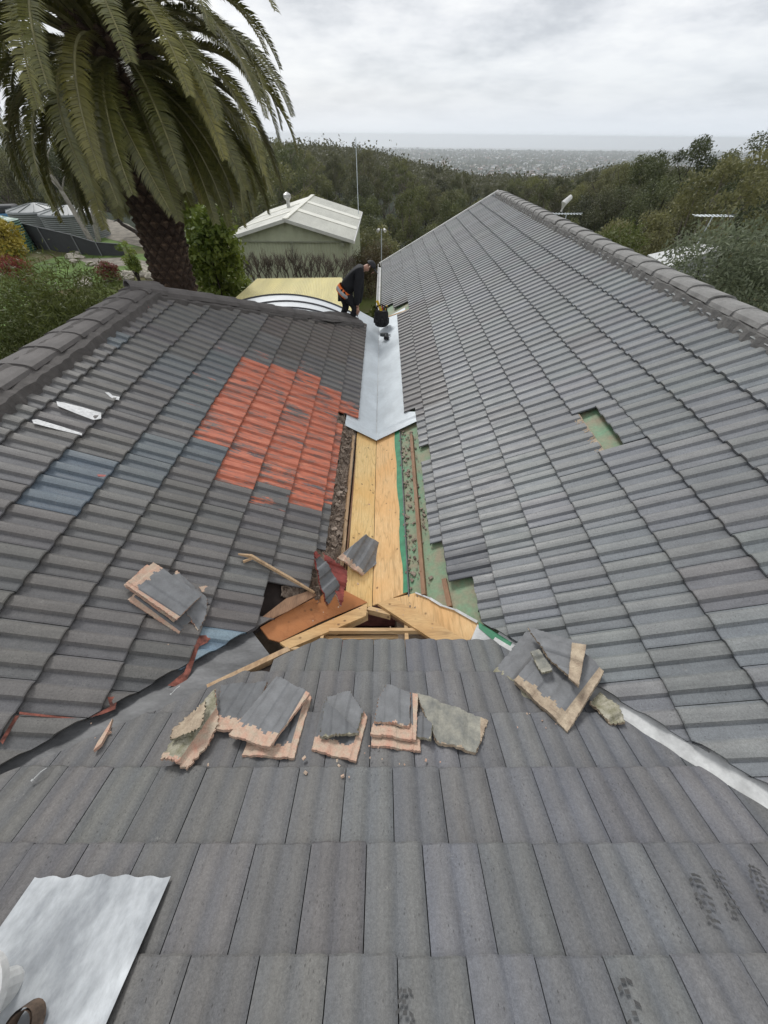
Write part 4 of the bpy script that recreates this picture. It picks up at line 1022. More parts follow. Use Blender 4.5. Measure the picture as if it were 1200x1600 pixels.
for ring, cnt in ((0, 5), (1, 10), (2, 12), (3, 14), (4, 15), (5, 15), (6, 16), (7, 13)):
    for q in range(cnt):
        az = 2*math.pi*(q+.5*ring)/cnt*1.0+rnd.uniform(-.12, .12)+ring*.37; th0, me = fr[ring*2+rnd.randrange(2)]
        if ring >= 4 and math.sin(az) < -.5 and abs(math.cos(az)) < .8 and rnd.random() < .5: continue
        o = bpy.data.objects.new('frond', me); COL.objects.link(o); o.parent = palm
        o.location = CR_+Vector((math.cos(az)*.25, math.sin(az)*.25, -.07*ring)); o.rotation_euler = (rnd.uniform(-.25, .25), rnd.uniform(-.08, .08), az); o.scale = [rnd.uniform(.93, 1.07)]*3

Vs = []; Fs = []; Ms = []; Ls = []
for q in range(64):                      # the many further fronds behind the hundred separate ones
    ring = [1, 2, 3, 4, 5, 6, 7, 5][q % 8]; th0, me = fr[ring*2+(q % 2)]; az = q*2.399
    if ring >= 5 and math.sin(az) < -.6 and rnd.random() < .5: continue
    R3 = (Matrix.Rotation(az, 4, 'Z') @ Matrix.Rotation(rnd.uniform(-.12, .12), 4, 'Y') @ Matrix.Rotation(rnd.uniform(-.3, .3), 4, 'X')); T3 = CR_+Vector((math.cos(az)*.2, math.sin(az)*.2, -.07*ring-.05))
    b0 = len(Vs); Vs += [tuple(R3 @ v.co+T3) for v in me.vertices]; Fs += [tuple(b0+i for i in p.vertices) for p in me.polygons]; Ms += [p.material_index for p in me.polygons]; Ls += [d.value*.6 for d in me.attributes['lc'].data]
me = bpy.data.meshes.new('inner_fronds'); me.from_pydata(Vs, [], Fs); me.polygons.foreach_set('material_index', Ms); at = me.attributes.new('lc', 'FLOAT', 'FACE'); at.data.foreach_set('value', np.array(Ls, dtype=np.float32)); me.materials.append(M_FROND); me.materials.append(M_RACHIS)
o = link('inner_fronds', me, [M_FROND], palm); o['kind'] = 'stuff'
# ================================================================ shed, patio roof, yard
def corr_mat(name, col, period, ax=0, rough=.45, amt=.9, metal=.0, var=.12):
    m = mat(name, col, rough, var, 3., metal=metal); nt = m.node_tree
    b = next(n for n in nt.nodes if n.type == 'BSDF_PRINCIPLED'); v = nd(nt, 'ShaderNodeTexCoord').outputs['Object']
    x = nd(nt, 'ShaderNodeSeparateXYZ', {0: v}).outputs[ax]; s_ = mth(nt, 'SINE', mth(nt, 'MULTIPLY', x, 2*math.pi/period))
    bp = nd(nt, 'ShaderNodeBump', {'Height': s_, 'Strength': amt, 'Distance': period*.2}); nt.links.new(bp.outputs[0], b.inputs['Normal']); return m
def ribs(P00, P10, P01, P11, n, h, duty=.5):
    """ribbed sheet between four corners (P00-P10 across the ribs)"""
    B = MB(); P00, P10, P01, P11 = map(Vector, (P00, P10, P01, P11)); nrm = (P10-P00).cross(P01-P00).normalized()
    if nrm.z < -.01: nrm = -nrm
    pts = []; m_ = n*4
    for (A_, C_2) in ((P00, P10), (P01, P11)):
        for i in range(m_+1): pts.append(A_.lerp(C_2, i/m_)+nrm*h*(1 if (i % 4) in (1, 2) else 0))
    B.grid(pts, m_+1, 2); return B
M_SHEDW = mat('shed_wall_green', (.47, .50, .36), .5, .10, 1.5)
M_SHEDR = mat('shed_roof_pale', (.66, .66, .58), .4, .14, 1.2, stretch=(1, .2, 1))
M_CLEAR = mat('skylight_sheet', (.78, .77, .66), .3, .1, 2.)
shed = empty('green_shed', (-4.6, 21, -2.9), 0, 'pale green metal shed with a light gabled roof behind the patio', 'shed')
def sh(B, name, m, parent=shed, **k):
    o = B.build(name, m, None, fix=k.pop('fix', False), **k); o.parent = parent; o.matrix_parent_inverse = Matrix.Translation(-parent.location); return o
sx0, sx1, sy0, sy1, ez, az_ = -7.55, -1.65, 20.9, 29.8, -.30, .42; smx = (sx0+sx1)/2
sh(ribs((sx0, sy0, -2.9), (sx1, sy0, -2.9), (sx0, sy0, -.35), (sx1, sy0, -.35), 40, -.025), 'wall', M_SHEDW)
sh(ribs((sx1, sy0, -2.9), (sx1, sy1, -2.9), (sx1, sy0, -.35), (sx1, sy1, -.35), 60, .025), 'wall', M_SHEDW)
sh(ribs((sx0, sy0, -2.9), (sx0, sy1, -2.9), (sx0, sy0, -.35), (sx0, sy1, -.35), 60, .025), 'wall', M_SHEDW)
B = MB(); n_ = 48; pts = []
for i in range(n_+1):
    x = sx0+(sx1-sx0)*i/n_; zt = az_-.06-(az_-ez)*abs(x-smx)/((sx1-sx0)/2); dy = -.03 if i % 4 in (1, 2) else 0
    pts.append((x, sy0-.02+dy, -.42, zt))
for i in range(n_):
    a_, c_ = pts[i], pts[i+1]; B.poly([(a_[0], a_[1], a_[2]), (c_[0], c_[1], c_[2]), (c_[0], c_[1], c_[3]), (a_[0], a_[1], a_[3])])
sh(B, 'gable_wall', M_SHEDW)
B = MB(); B.box((smx, sy0-.05, -.42), (sx1-sx0, .05, .05)); B.box((smx+.1, sy0-.06, -1.7), (.04, .04, 2.5)); B.box((sx1-.35, sy0-.09, -.50), (.16, .1, .14)); sh(B, 'trim', mat('shed_trim', (.33, .35, .27), .5, .1, 3.))
for sgn, xe in ((-1, sx0-.25), (1, sx1+.2)):
    eavz = az_-(az_-ez)*abs(xe-smx)/((sx1-sx0)/2)
    B = ribs((xe, sy0-.25, eavz), (xe, sy1+.2, eavz), (smx, sy0-.25, az_), (smx, sy1+.2, az_), 44, .03); sh(B, 'roof', M_SHEDR)
    for yy_ in (23.4, 26.6):
        B = MB().slab([(xe, yy_, eavz+.045), (xe, yy_+.75, eavz+.045), (smx, yy_+.75, az_+.045), (smx, yy_, az_+.045)], .01); sh(B, 'skylight', M_CLEAR)
    B = MB(); B.beam((xe, sy0-.27, eavz-.02), (smx, sy0-.27, az_-.02), .06, .13); sh(B, 'barge_board', mat('shed_barge', (.62, .63, .58), .5, .1, 3.))
    B = MB(); B.beam((xe, sy0-.25, eavz-.05), (xe, sy1+.2, eavz-.05), .10, .10); sh(B, 'gutter', M_WHITEPAINT)
B = MB(); B.beam((smx, sy0-.25, az_+.04), (smx, sy1+.2, az_+.04), .22, .04); sh(B, 'ridge_cap', M_CLEAR)
vv = Vector((smx-.95, sy0+5.6, az_+.1))
B = MB(); B.tube([vv-Vector((0, 0, .4)), vv, vv+Vector((0, 0, .12)), vv+Vector((0, 0, .26)), vv+Vector((0, 0, .36))], [.10, .10, .21, .21, .04], 14); sh(B, 'whirly_vent', mat('vent_metal', (.62, .62, .6), .35, .15, 8., metal=.6))
B = MB(); B.tube([(sx1+.05, sy1-1.2, -1), (sx1+.05, sy1-1.2, 3.0)], .025, 6); sh(B, 'antenna_mast', M_ZINC)
B = MB(); B.beam((sx1+.04, sy1-.3, -2.9), (sx1+.04, sy1-.3, .15), .12, .12); B.beam((sx1+.02, sy0+.1, -2.9), (sx1+.02, sy0+.1, -.4), .10, .10); sh(B, 'downpipe', M_SHEDW)

M_YROOF = mat('yellow_fibreglass', (.78, .70, .34), .45, .12, 2., stretch=(1, .15, 1))
M_ARCH = mat('white_arched_sheet', (.70, .74, .77), .4, .08, 2.)
M_SEAM = mat('dark_seam', (.13, .13, .14), .6, .1, 2.)
patio = empty('patio_roof', (-3, 12, -2.9), 0, 'patio roof of yellow ribbed sheets with a white arched end', 'patio roof')
yz = -.62
YA = [at_z(402, 436, yz), at_z(534, 434, yz), at_z(555, 494, yz), at_z(352, 480, yz)]
sh(ribs(YA[3], YA[2], YA[0], YA[1], 62, .025), 'yellow_sheet', M_YROOF, patio)
def arcpt(t, k):   # k-th arch line, t 0..1 left to right
    P0 = [(340, 484), (455, 461), (565, 498)]; P1 = [(335, 500), (452, 471), (562, 506)]; P2 = [(335, 512), (450, 481), (560, 514)]; P3 = [(330, 525), (450, 494), (556, 524)]
    L_, M_, R2 = (P0, P1, P2, P3)[k]
    z0, z1 = -.60, -.33
    z = z0+(z1-z0)*(1-(2*t-1)**2)
    x = (1-t)**2*L_[0]+2*t*(1-t)*(2*M_[0]-.5*(L_[0]+R2[0]))+t*t*R2[0]; y = (1-t)**2*L_[1]+2*t*(1-t)*(2*M_[1]-.5*(L_[1]+R2[1]))+t*t*R2[1]
    return at_z(x, y, z-.02*k)
for k in range(3):
    B = MB(); n_ = 24; pts = [arcpt(i/(n_-1), k) for i in range(n_)]+[arcpt(i/(n_-1), k+1) for i in range(n_)]
    B.grid(pts, n_, 2); sh(B, 'arched_sheet', M_ARCH, patio, smooth=True)
    B = MB(); B.tube([arcpt(i/(n_-1), k)+Vector((0, 0, .02)) for i in range(n_)], .022, 5); sh(B, 'seam', M_SEAM, patio)
for x, y in ((-4.9, 15.2), (-1.6, 15.4), (-5.3, 11), (-1.4, 12.2)):
    B = MB(); B.beam((x, y, -2.9), (x, y, yz-.03), .09, .09); sh(B, 'post', M_WHITEPAINT, patio)

# bare espaliered hedge in front of the shed
def bare_hedge():
    B = MB(); r = random.Random(3)
    def br(p, d, l, rad, dep):
        e = p+d*l; B.tube([p, p.lerp(e, .5)+Vector((r.uniform(-.04, .04), r.uniform(-.04, .04), 0)), e], [rad, rad*.8, rad*.6], 4, cap=False)
        if dep > 0:
            for q in range(3 if dep > 1 else 4):
                dd = (d+Vector((r.uniform(-.75, .75), r.uniform(-.5, .5), r.uniform(-.1, .7)))).normalized(); br(p.lerp(e, r.uniform(.45, 1)), dd, l*r.uniform(.55, .85), rad*.6, dep-1)
    for k in range(27):
        x = -6.4+k*.19+r.uniform(-.1, .1); p = Vector((x, 17.2+r.uniform(-.25, .25), -2.9))
        B.tube([p, p+Vector((r.uniform(-.1, .1), 0, 1.55))], [.045, .035], 5); br(p+Vector((0, 0, 1.5)), Vector((r.uniform(-.3, .3), 0, 1)).normalized(), .52, .03, 4)
    return B
tag(bare_hedge().build('bare_hedge', mat('bare_twigs', (.20, .16, .13), .9, .3, 5.), fix=False), 'leafless pruned hedge standing in front of the green shed', 'hedge')

# shrubs and yard trees
shrub('feathery_bush', (-7.6, 8.8, -2.9), 2.9, 2.2, 4.0, 36000, .13, M_BUSH, 'big feathery olive green bush beyond the left roof ridge', 'bush', ncl=26, seed=2, asp=.16, up=.8)
shrub('feathery_bush', (-9.3, 6.6, -2.9), 2.0, 2.0, 3.4, 16000, .13, M_BUSH, 'darker feathery bush at the left edge below the big one', 'bush', ncl=18, seed=12, asp=.16)
shrub('lemon_tree', (-6.15, 14.6, -2.9), 1.5, 1.3, 4.5, 7000, .20, M_LEMON, 'bright green leafy small tree between the palm and the shed', 'tree', ncl=20, seed=4, asp=.5, up=1.)
p_ = at_z(18, 425, -2.9); shrub('yellow_shrub', (p_.x-.3, p_.y+1, -2.9), 1.5, 1.3, 2.3, 5000, .17, M_YEL, 'yellow leaved shrub at the left edge', 'shrub', seed=5, asp=.6)
p_ = at_z(30, 450, -2.9); shrub('red_shrub', (p_.x, p_.y+.5, -2.9), 1.0, .9, 1.2, 3000, .12, M_REDL, 'dark red shrub below the yellow one', 'shrub', seed=6)
p_ = at_z(178, 440, -2.9); shrub('red_shrub', (p_.x, p_.y, -2.9), .8, .7, .9, 2000, .12, M_REDL, 'small red leaved shrub left of the palm trunk', 'shrub', seed=7)
p_ = at_z(218, 440, -2.9); shrub('conifer_shrub', (p_.x, p_.y, -2.9), .5, .5, 1.9, 3000, .11, M_LEMON, 'narrow light green shrub just left of the palm trunk', 'shrub', seed=8)
p_ = at_y(575, 430, 13.5); shrub('leafy_shrub', (p_.x, 13.5, -2.9), .9, 1.1, 2.0, 7000, .14, M_BUSH, 'yellow green shrub between the worker and the right gutter', 'shrub', seed=9, up=.8)
p_ = at_y(585, 400, 22); shrub('dry_shrub', (p_.x, 22, -3.2), 2.0, 1.6, 2.4, 9000, .14, leaf_mat('dry_leaves', (.09, .075, .035), (.22, .17, .09)), 'dry brownish shrub behind the worker near the light pole', 'shrub', seed=10, asp=.2)
p_ = at_y(1150, 400, 12.5)
shrub('olive_bush', (p_.x+1.0, 13.2, -4.2), 2.9, 3.0, 5.2, 26000, .17, M_OLIVE, 'big grey green bush beyond the right roof ridge', 'bush', ncl=30, seed=11, asp=.28, up=.75, shell=.6)
shrub('leafy_bush', (at_y(1185, 470, 8.5).x+.4, 8.8, -2.9), 1.1, 1.1, 2.75, 7000, .15, M_BRIGHT, 'bright green bush at the right edge just past the ridge', 'bush', seed=13, asp=.5)
shrub('scrubby_tree', (at_y(960, 380, 24).x, 25, -6), 3.2, 3, 5.2, 12000, .2, M_BUSH, 'light olive scrub behind the right ridge near the antenna', 'tree', seed=14, asp=.3)
# pale gum trunks under the palm
for k, (pts_, lab) in enumerate([([(142, 372), (118, 335), (97, 300), (74, 262), (60, 235)], 'pale leaning gum limb seen under the palm fronds at left'), ([(150, 372), (146, 340), (142, 300), (146, 268), (140, 240)], 'pale upright gum trunk seen under the palm fronds'),
        ([(232, 392), (212, 362), (190, 350), (178, 335), (165, 318)], 'crooked bare branch tree left of the palm trunk')]):
    B = MB(); q = [at_y(x, y, 33+k*2) for x, y in pts_]; q[0].z = -3.2; B.tube(q, [.20, .17, .13, .10, .06], 7)
    for j in (2, 3):
        for m__ in range(5):
            e = q[j]+Vector((rnd.uniform(-1.6, 1.6), rnd.uniform(-1, 1), rnd.uniform(.2, 1.6))); B.tube([q[j], q[j].lerp(e, .5)+Vector((0, 0, .15)), e], [.06, .04, .012], 5, cap=False)
    root = empty('gum_tree', (q[0].x, q[0].y, -3.2), 0, lab, 'tree'); sh(B, 'trunk', mat('pale_bark', (.42, .39, .34), .8, .3, 4.) if k < 2 else M_BARKD, root)
    if k == 2:
        V, col = leaves([(0, 0, 3.0), (1.2, .3, 2.4), (-.9, .2, 2.6)], [.9, .8, .7], 2600, .2, .4, 77); link('crown', quad_mesh('crown', V, col), M_GUM, root)
# yard trees behind the palm at left
for k, (px_, Y, zt) in enumerate([(-20, 56, 235), (60, 60, 225), (130, 62, 230), (205, 60, 228), (290, 54, 228), (340, 58, 222), (400, 52, 232), (20, 74, 215), (255, 70, 222), (445, 64, 224)]):
    place_tree(px_, Y, zt, seed=71+k, W=10, ncl=17, nleaf=12000, lsize=.22, leafm=[M_GUM, M_GUMD][k % 2], barkm=M_BARK, crown_from=.22, rcl=(1.1, 2.), bare=6,
               label='tall gum tree standing %s' % ['at the far left edge behind the yard', 'behind the water tanks', 'behind the yard, right of the water tanks', 'straight behind the palm crown', 'behind the palm trunk', 'right of the palm trunk in the back', 'behind the left end of the shed roof', 'furthest back at the left edge', 'furthest back behind the palm', 'behind the shed vent'][k])
# water tanks and dark screen fence
M_TANK = corr_mat('grey_tank', (.22, .24, .23), .12, 2); M_TROOF = mat('tank_lid', (.25, .27, .27), .5, .15, 2.)
for k, (px_, py_, rd) in enumerate([(106, 377, 2.2), (54, 372, 2.1)]):
    c = at_z(px_, py_, -2.9); root = empty('water_tank', (c.x, c.y+2, -2.9), 0, ['right hand round grey water tank behind the dark fence', 'left hand round grey water tank behind the dark fence'][k], 'water tank', 'round water tanks')
    B = MB(); B.tube([(0, 0, 0), (0, 0, 1.5)], rd, 30); B.build('tank_wall', M_TANK, root, fix=False)
    B = MB(); B.tube([(0, 0, 1.5), (0, 0, 1.62), (0, 0, 1.95), (0, 0, 2.0)], [rd*1.03, rd*1.0, .35, .1], 30)
    for q in range(12):
        a = q*math.pi/6; B.beam((math.cos(a)*rd, math.sin(a)*rd, 1.65), (math.cos(a)*.35, math.sin(a)*.35, 1.98), .05, .04)
    B.build('tank_lid', M_TROOF, root, fix=False)
M_DFEN = mat('dark_screen', (.045, .048, .052), .7, .15, 2.); M_FPOST = mat('fence_post', (.22, .23, .24), .5, .1, 2.)
fe = empty('screen_fence', at_z(120, 396, -2.9), 0, 'dark mesh screen fence with grey posts around the water tanks', 'fence')
fp = [(42, 385, 1.55), (80, 392, 1.4), (128, 398, 1.15), (160, 400, .8), (196, 400, .7)]
for k in range(4):
    a_, c_ = at_z(fp[k][0], fp[k][1], -2.9), at_z(fp[k+1][0], fp[k+1][1], -2.9)
    B = MB().slab([a_, c_, c_+Vector((0, 0, fp[k+1][2])), a_+Vector((0, 0, fp[k][2]))], .03); sh(B, 'screen_panel', M_DFEN, fe)
    B = MB(); B.tube([a_-Vector((0, .05, 0)), a_+Vector((0, -.05, fp[k][2]+.08))], .035, 6); B.tube([a_+Vector((0, -.05, fp[k][2])), c_+Vector((0, -.05, fp[k+1][2]))], .025, 5); sh(B, 'post', M_FPOST, fe)
gt = at_z(30, 392, -2.9); B = MB(); B.tube([(gt.x, gt.y, -2.9), (gt.x, gt.y, -1.2), (gt.x-.1, gt.y, -1.05)], [1.1, 1.1, .3], 26)
tag(B.build('green_tank', corr_mat('green_tank_wall', (.09, .20, .14), .13, 2), fix=False), 'small ribbed green tank at the left end of the dark fence', 'tank')
# rock edging by the lawn
for k in range(22):
    x, y = [(104+rnd.uniform(0, 45), 408+rnd.uniform(-18, 40)), (190+rnd.uniform(0, 60), 424+rnd.uniform(-6, 10))][k % 2]; c = at_z(x, y, -2.8); s_ = rnd.uniform(.2, .45)
    B = MB(); B.tube([c-Vector((0, 0, s_*.5)), c, c+Vector((0, 0, s_*.4))], [s_, s_*1.1, s_*.5], 7); o = B.build('garden_rock', mat('limestone', (.50, .46, .38), .9, .3, 4.) if k == 0 else o.data.materials[0])
    tag(o, 'pale rough stone in the garden edging beside the lawn', 'rock', 'rocks edging the lawn')
# small flood light pole, neighbour's house and antennas
pl_ = at_y(596, 440, 19); root = empty('light_pole', (pl_.x, 19, -2.9), 0, 'thin pole with two small lights beyond the worker', 'lamp')
zt = at_y(598, 358, 19).z
B = MB(); B.tube([(0, 0, -.5), (0, 0, zt+2.9)], .025, 6); B.build('pole', M_ZINC, root)
for sg in (-1, 1): B = MB(); B.tube([(sg*.10, 0, zt+2.9), (sg*.17, -.1, zt+2.85)], [.04, .07], 8); B.build('lamp_head', M_WHITEPAINT, root)
nb = at_y(1052, 395, 24); root = empty('neighbour_house', (nb.x, 25, -6), 0, 'neighbouring white roofed house partly hidden behind the right ridge', 'house')
zr = nb.z
q = [at_y(1012, 398, 22.5), at_y(1045, 416, 20), at_y(1130, 386, 21), at_y(1092, 380, 26)]
sh(MB().slab(q, .06), 'roof', M_WHITEF, root, fix=True)
B = MB(); B.slab([v_-Vector((0, 0, .10)) for v_ in q], 3.5); sh(B, 'wall', mat('grey_wall', (.25, .26, .26), .8, .1, 2.), root, fix=True)
def yagi(px, py, Y, s, label, dish=False):
    c = at_y(px, py, Y); root = empty('tv_antenna', c-Vector((0, 0, 4)), 0, label, 'antenna')
    B = MB(); B.tube([(0, 0, 0), (0, 0, 4)], .03, 6); B.build('mast', M_ZINC, root)
    B = MB(); B.tube([(-.9*s, 0, 3.95), (1.0*s, 0, 4.0)], .02, 5)
    for k in range(9): x = -.8*s+k*.2*s; B.tube([(x, -.35*s, 3.97), (x, .35*s, 3.97)], .012, 4)
    B.build('boom', M_ZINC, root)
    if dish:
        B = MB(); B.tube([(-.5*s, -.2, 4.1), (-.5*s, -.25, 4.45), (-.1, -.1, 4.7)], [.06, .16, .12], 8); B.build('reflector', M_WHITEPAINT, root)
yagi(1115, 336, 26, 1.2, 'long flat tv antenna above the grey green bush on the right'); yagi(886, 333, 26, .9, 'tv antenna with a white reflector beyond the right roof ridge', True)
cr = at_z(24, 352, -2.9); root = empty('parked_car', (cr.x, cr.y, -2.9), .3, 'small blue car parked behind the water tanks at the far left', 'car')
B = MB(); B.box((0, 0, .62), (4.1, 1.7, .62)); B.build('body', mat('blue_car_paint', (.05, .17, .30), .3, .05, 1.), root, bevel=.12)
B = MB(); B.slab([(-1.5, -.75, 1.45), (.9, -.75, 1.45), (.9, .75, 1.45), (-1.5, .75, 1.45)], .55); B.build('cabin', M_DFEN, root, bevel=.1)
for x in (-1.3, 1.3):
    for y in (-.8, .8): B = MB(); B.tube([(x, y-.1, .32), (x, y+.1, .32)], .32, 14); B.build('wheel', M_CAVITY, root)

# ================================================================ the worker
def skin(name, verts, edges, radii, m, parent=None, sub=2, root=0):
    me = bpy.data.meshes.new(name); me.from_pydata([tuple(v) for v in verts], edges, []); ob = bpy.data.objects.new(name+'_t', me); COL.objects.link(ob)
    ob.modifiers.new('s', 'SKIN'); 
    for i, rr in enumerate(radii):
        sv = me.skin_vertices[0].data[i]; sv.radius = rr if isinstance(rr, tuple) else (rr, rr); sv.use_root = (i == root)
    sb = ob.modifiers.new('d', 'SUBSURF'); sb.levels = sub; sb.render_levels = sub
    dg = bpy.context.evaluated_depsgraph_get(); dg.update(); nm = bpy.data.meshes.new_from_object(ob.evaluated_get(dg)); bpy.data.objects.remove(ob)
    nm.name = name; o = link(name, nm, m, None, True)
    if parent: o.parent = parent; o.matrix_parent_inverse = Matrix.Translation(-parent.location)
    return o
WY = 8.55
def wp(px, py, dy=0.): return at_y(px, py, WY+dy)
M_SKIN = mat('skin', (.50, .28, .20), .55, .1, 8.); M_BLACK = mat('black_cloth', (.012, .013, .017), .85, .3, 12., bump=.5, bscale=40)
M_TROU = mat('dark_trousers', (.015, .015, .02), .85, .3, 12., bump=.5, bscale=40); M_HIVIS = mat('orange_hi_vis', (.95, .20, .03), .6, .1, 9.)
M_REFL = mat('reflective_band', (.45, .46, .47), .35, .1, 9.); M_CAP = mat('black_cap', (.014, .015, .02), .7, .2, 20.); M_BOOT = mat('worn_boots', (.16, .12, .09), .8, .3, 9.)
hipc_ = wp(537, 457); pel = hipc_
kn = (wp(541, 480, .10), wp(556, 482, -.10)); an = (wp(534, 497, .12), wp(547, 505, -.10))
hj = (wp(538, 460, .09), wp(541, 460, -.09)); toe = (wp(541, 501, .12), wp(556, 509, -.10))
chest = wp(555, 430); belly = wp(544, 446); neck = wp(570, 418); head = wp(578, 419)
shd = (wp(562, 421, .17), wp(563, 424, -.17)); elb = (wp(563, 455, .16), wp(558, 452, -.20)); wr = (wp(560, 478, .10), wp(558, 481, -.16))
person = empty('person', wp(542, 508), 0, 'worker in black jacket and cap with orange band bending over the metal valley sheet', 'person')
v_ = [pel, belly, chest, neck, head+Vector((0, 0, .01)), *hj, *kn, *an, *toe, *shd, *elb, *wr]
e_ = [(0, 1), (1, 2), (2, 3), (3, 4), (0, 5), (0, 6), (5, 7), (6, 8), (7, 9), (8, 10), (9, 11), (10, 12), (2, 13), (2, 14), (13, 15), (14, 16), (15, 17), (16, 18)]
r_ = [(.11, .09), (.11, .09), (.10, .08), .05, (.085, .10), .075, .075, .052, .052, .04, .04, .035, .035, .045, .045, .036, .036, .026, .026]
body = skin('body', v_, e_, r_, M_SKIN, person)
jk = [pel.lerp(belly, .35), belly, chest, neck.lerp(chest, .25), *shd, *elb, *[wr[i].lerp(elb[i], .12) for i in (0, 1)]]
skin('jacket', jk, [(0, 1), (1, 2), (2, 3), (2, 4), (2, 5), (4, 6), (5, 7), (6, 8), (7, 9)], [(.175, .16), (.195, .175), (.215, .18), .10, .11, .11, .085, .085, .058, .058], M_BLACK, person)
tr_ = [pel, *hj, *kn, *[an[i]+Vector((0, 0, .03)) for i in (0, 1)]]
skin('trousers', tr_, [(0, 1), (0, 2), (1, 3), (2, 4), (3, 5), (4, 6)], [(.15, .13), .115, .115, .082, .082, .062, .062], M_TROU, person)
tq = (belly-pel).normalized(); pc = pel.lerp(belly, .10)
def band(name, c, t0, t1, rx, ry, a0, a1, m):
    B = MB(); n_ = 20; xx = tq.cross(Vector((0, 1, 0))).normalized(); yy = Vector((0, 1, 0)); pts = []
    for t in (t0, (t0+t1)/2, t1):
        for i in range(n_):
            a = a0+(a1-a0)*i/(n_-1); k = 1.06 if t == (t0+t1)/2 else 1.
            pts.append(c+tq*t+xx*math.cos(a)*rx*k+yy*math.sin(a)*ry*k)
    B.grid(pts, n_, 3); o = B.build(name, m, smooth=True, fix=False); o.parent = person; o.matrix_parent_inverse = Matrix.Translation(-person.location)
band('hi_vis_hem', pc, -.06, .075, .172, .20, 0, 2*math.pi, M_HIVIS)
band('reflective_band', pc, -.035, .03, .186, .214, -math.pi*.75, -math.pi*.1, M_REFL)
def kid(o): o.parent = person; o.matrix_parent_inverse = Matrix.Translation(-person.location); return o
fd = Vector((.62, -.12, -.55)).normalized()    # face direction
upv = Vector((.6, 0, .8)); upv = (upv-fd*upv.dot(fd)).normalized(); sdv = upv.cross(fd)
B = MB()    # nose, ears, eyes as small shapes on the head
hc = head+Vector((0, 0, .01))
B.tube([hc+fd*.085+upv*.015, hc+fd*.118-upv*.012, hc+fd*.09-upv*.03], [.008, .014, .010], 6)
for sg in (-1, 1): B.tube([hc+sdv*sg*.088-fd*.01+upv*.02, hc+sdv*sg*.100-fd*.015, hc+sdv*sg*.088-fd*.01-upv*.03], [.012, .020, .010], 6)
B.tube([hc+fd*.088-upv*.052+sdv*.022, hc+fd*.095-upv*.052, hc+fd*.088-upv*.052-sdv*.022], [.004, .008, .004], 5)
kid(B.build('face', M_SKIN, smooth=True, fix=False))
B = MB()
for sg in (-1, 1): B.tube([hc+fd*.088+upv*.022+sdv*sg*.034, hc+fd*.096+upv*.022+sdv*sg*.034], [.010, .006], 7)
kid(B.build('eyes', M_CAVITY, fix=False))
# short hair at the back, cap with peak
B = MB(); n_ = 14; pts = []
for j in range(7):
    ph_ = j/6*1.35
    for i in range(n_+1):
        a = 2*math.pi*i/n_; q = hc+upv*(.03+.105*math.cos(ph_))+(fd*math.cos(a)*.112+sdv*math.sin(a)*.100)*math.sin(min(ph_, 1.57)); pts.append(q)
B.grid(pts, n_+1, 7)
pk = [hc+upv*.055+fd*.095+sdv*.075, hc+upv*.035+fd*.185+sdv*.045, hc+upv*.033+fd*.195, hc+upv*.035+fd*.185-sdv*.045, hc+upv*.055+fd*.095-sdv*.075]
B.slab(pk, .008); kid(B.build('cap', M_CAP, smooth=False, fix=False))
for i in (0, 1):   # hands: palm with four curled fingers and a thumb
    w0 = wr[i]; dn = (wr[i]-elb[i]).normalized(); side = Vector((0, 1, 0)) if i == 0 else Vector((0, -1, 0)); fwv = dn.cross(side).normalized()
    if fwv.x < 0: fwv = -fwv
    lat = side.cross(dn).normalized()
    pv = [w0, w0+dn*.05, w0+dn*.085]; ed = [(0, 1), (1, 2)]; rr = [(.024, .030), (.018, .038), (.014, .036)]
    for k in range(4):
        o_ = lat*(.027-.018*k); L = (.035, .040, .037, .029)[k]; b0 = len(pv)
        p1 = w0+dn*.095+o_; p2 = p1+dn*L+side*-.006; p3 = p2+dn*L*.55-side*.022; pv += [p1, p2, p3]; rr += [.0095, .0088, .0078]; ed += [(2, b0), (b0, b0+1), (b0+1, b0+2)]
    b0 = len(pv); pv += [w0+dn*.04+lat*.036, w0+dn*.075+lat*.052-side*.01, w0+dn*.10+lat*.045-side*.02]; rr += [.012, .0105, .009]; ed += [(1, b0), (b0, b0+1), (b0+1, b0+2)]
    skin('hand', pv, ed, rr, M_SKIN, person, sub=1)
    a_, t_ = an[i], toe[i]; d = (t_-a_); d.z = min(d.z, 0)
    skin('boot', [a_+Vector((0, 0, .05)), a_-Vector((0, 0, .03)), a_-Vector((0, 0, .045))-d.normalized()*.05, a_.lerp(t_, .6)-Vector((0, 0, .035)), t_-Vector((0, 0, .04))], [(0, 1), (1, 2), (1, 3), (3, 4)], [.062, .058, .045, (.05, .04), (.045, .032)], M_BOOT, person, root=1)

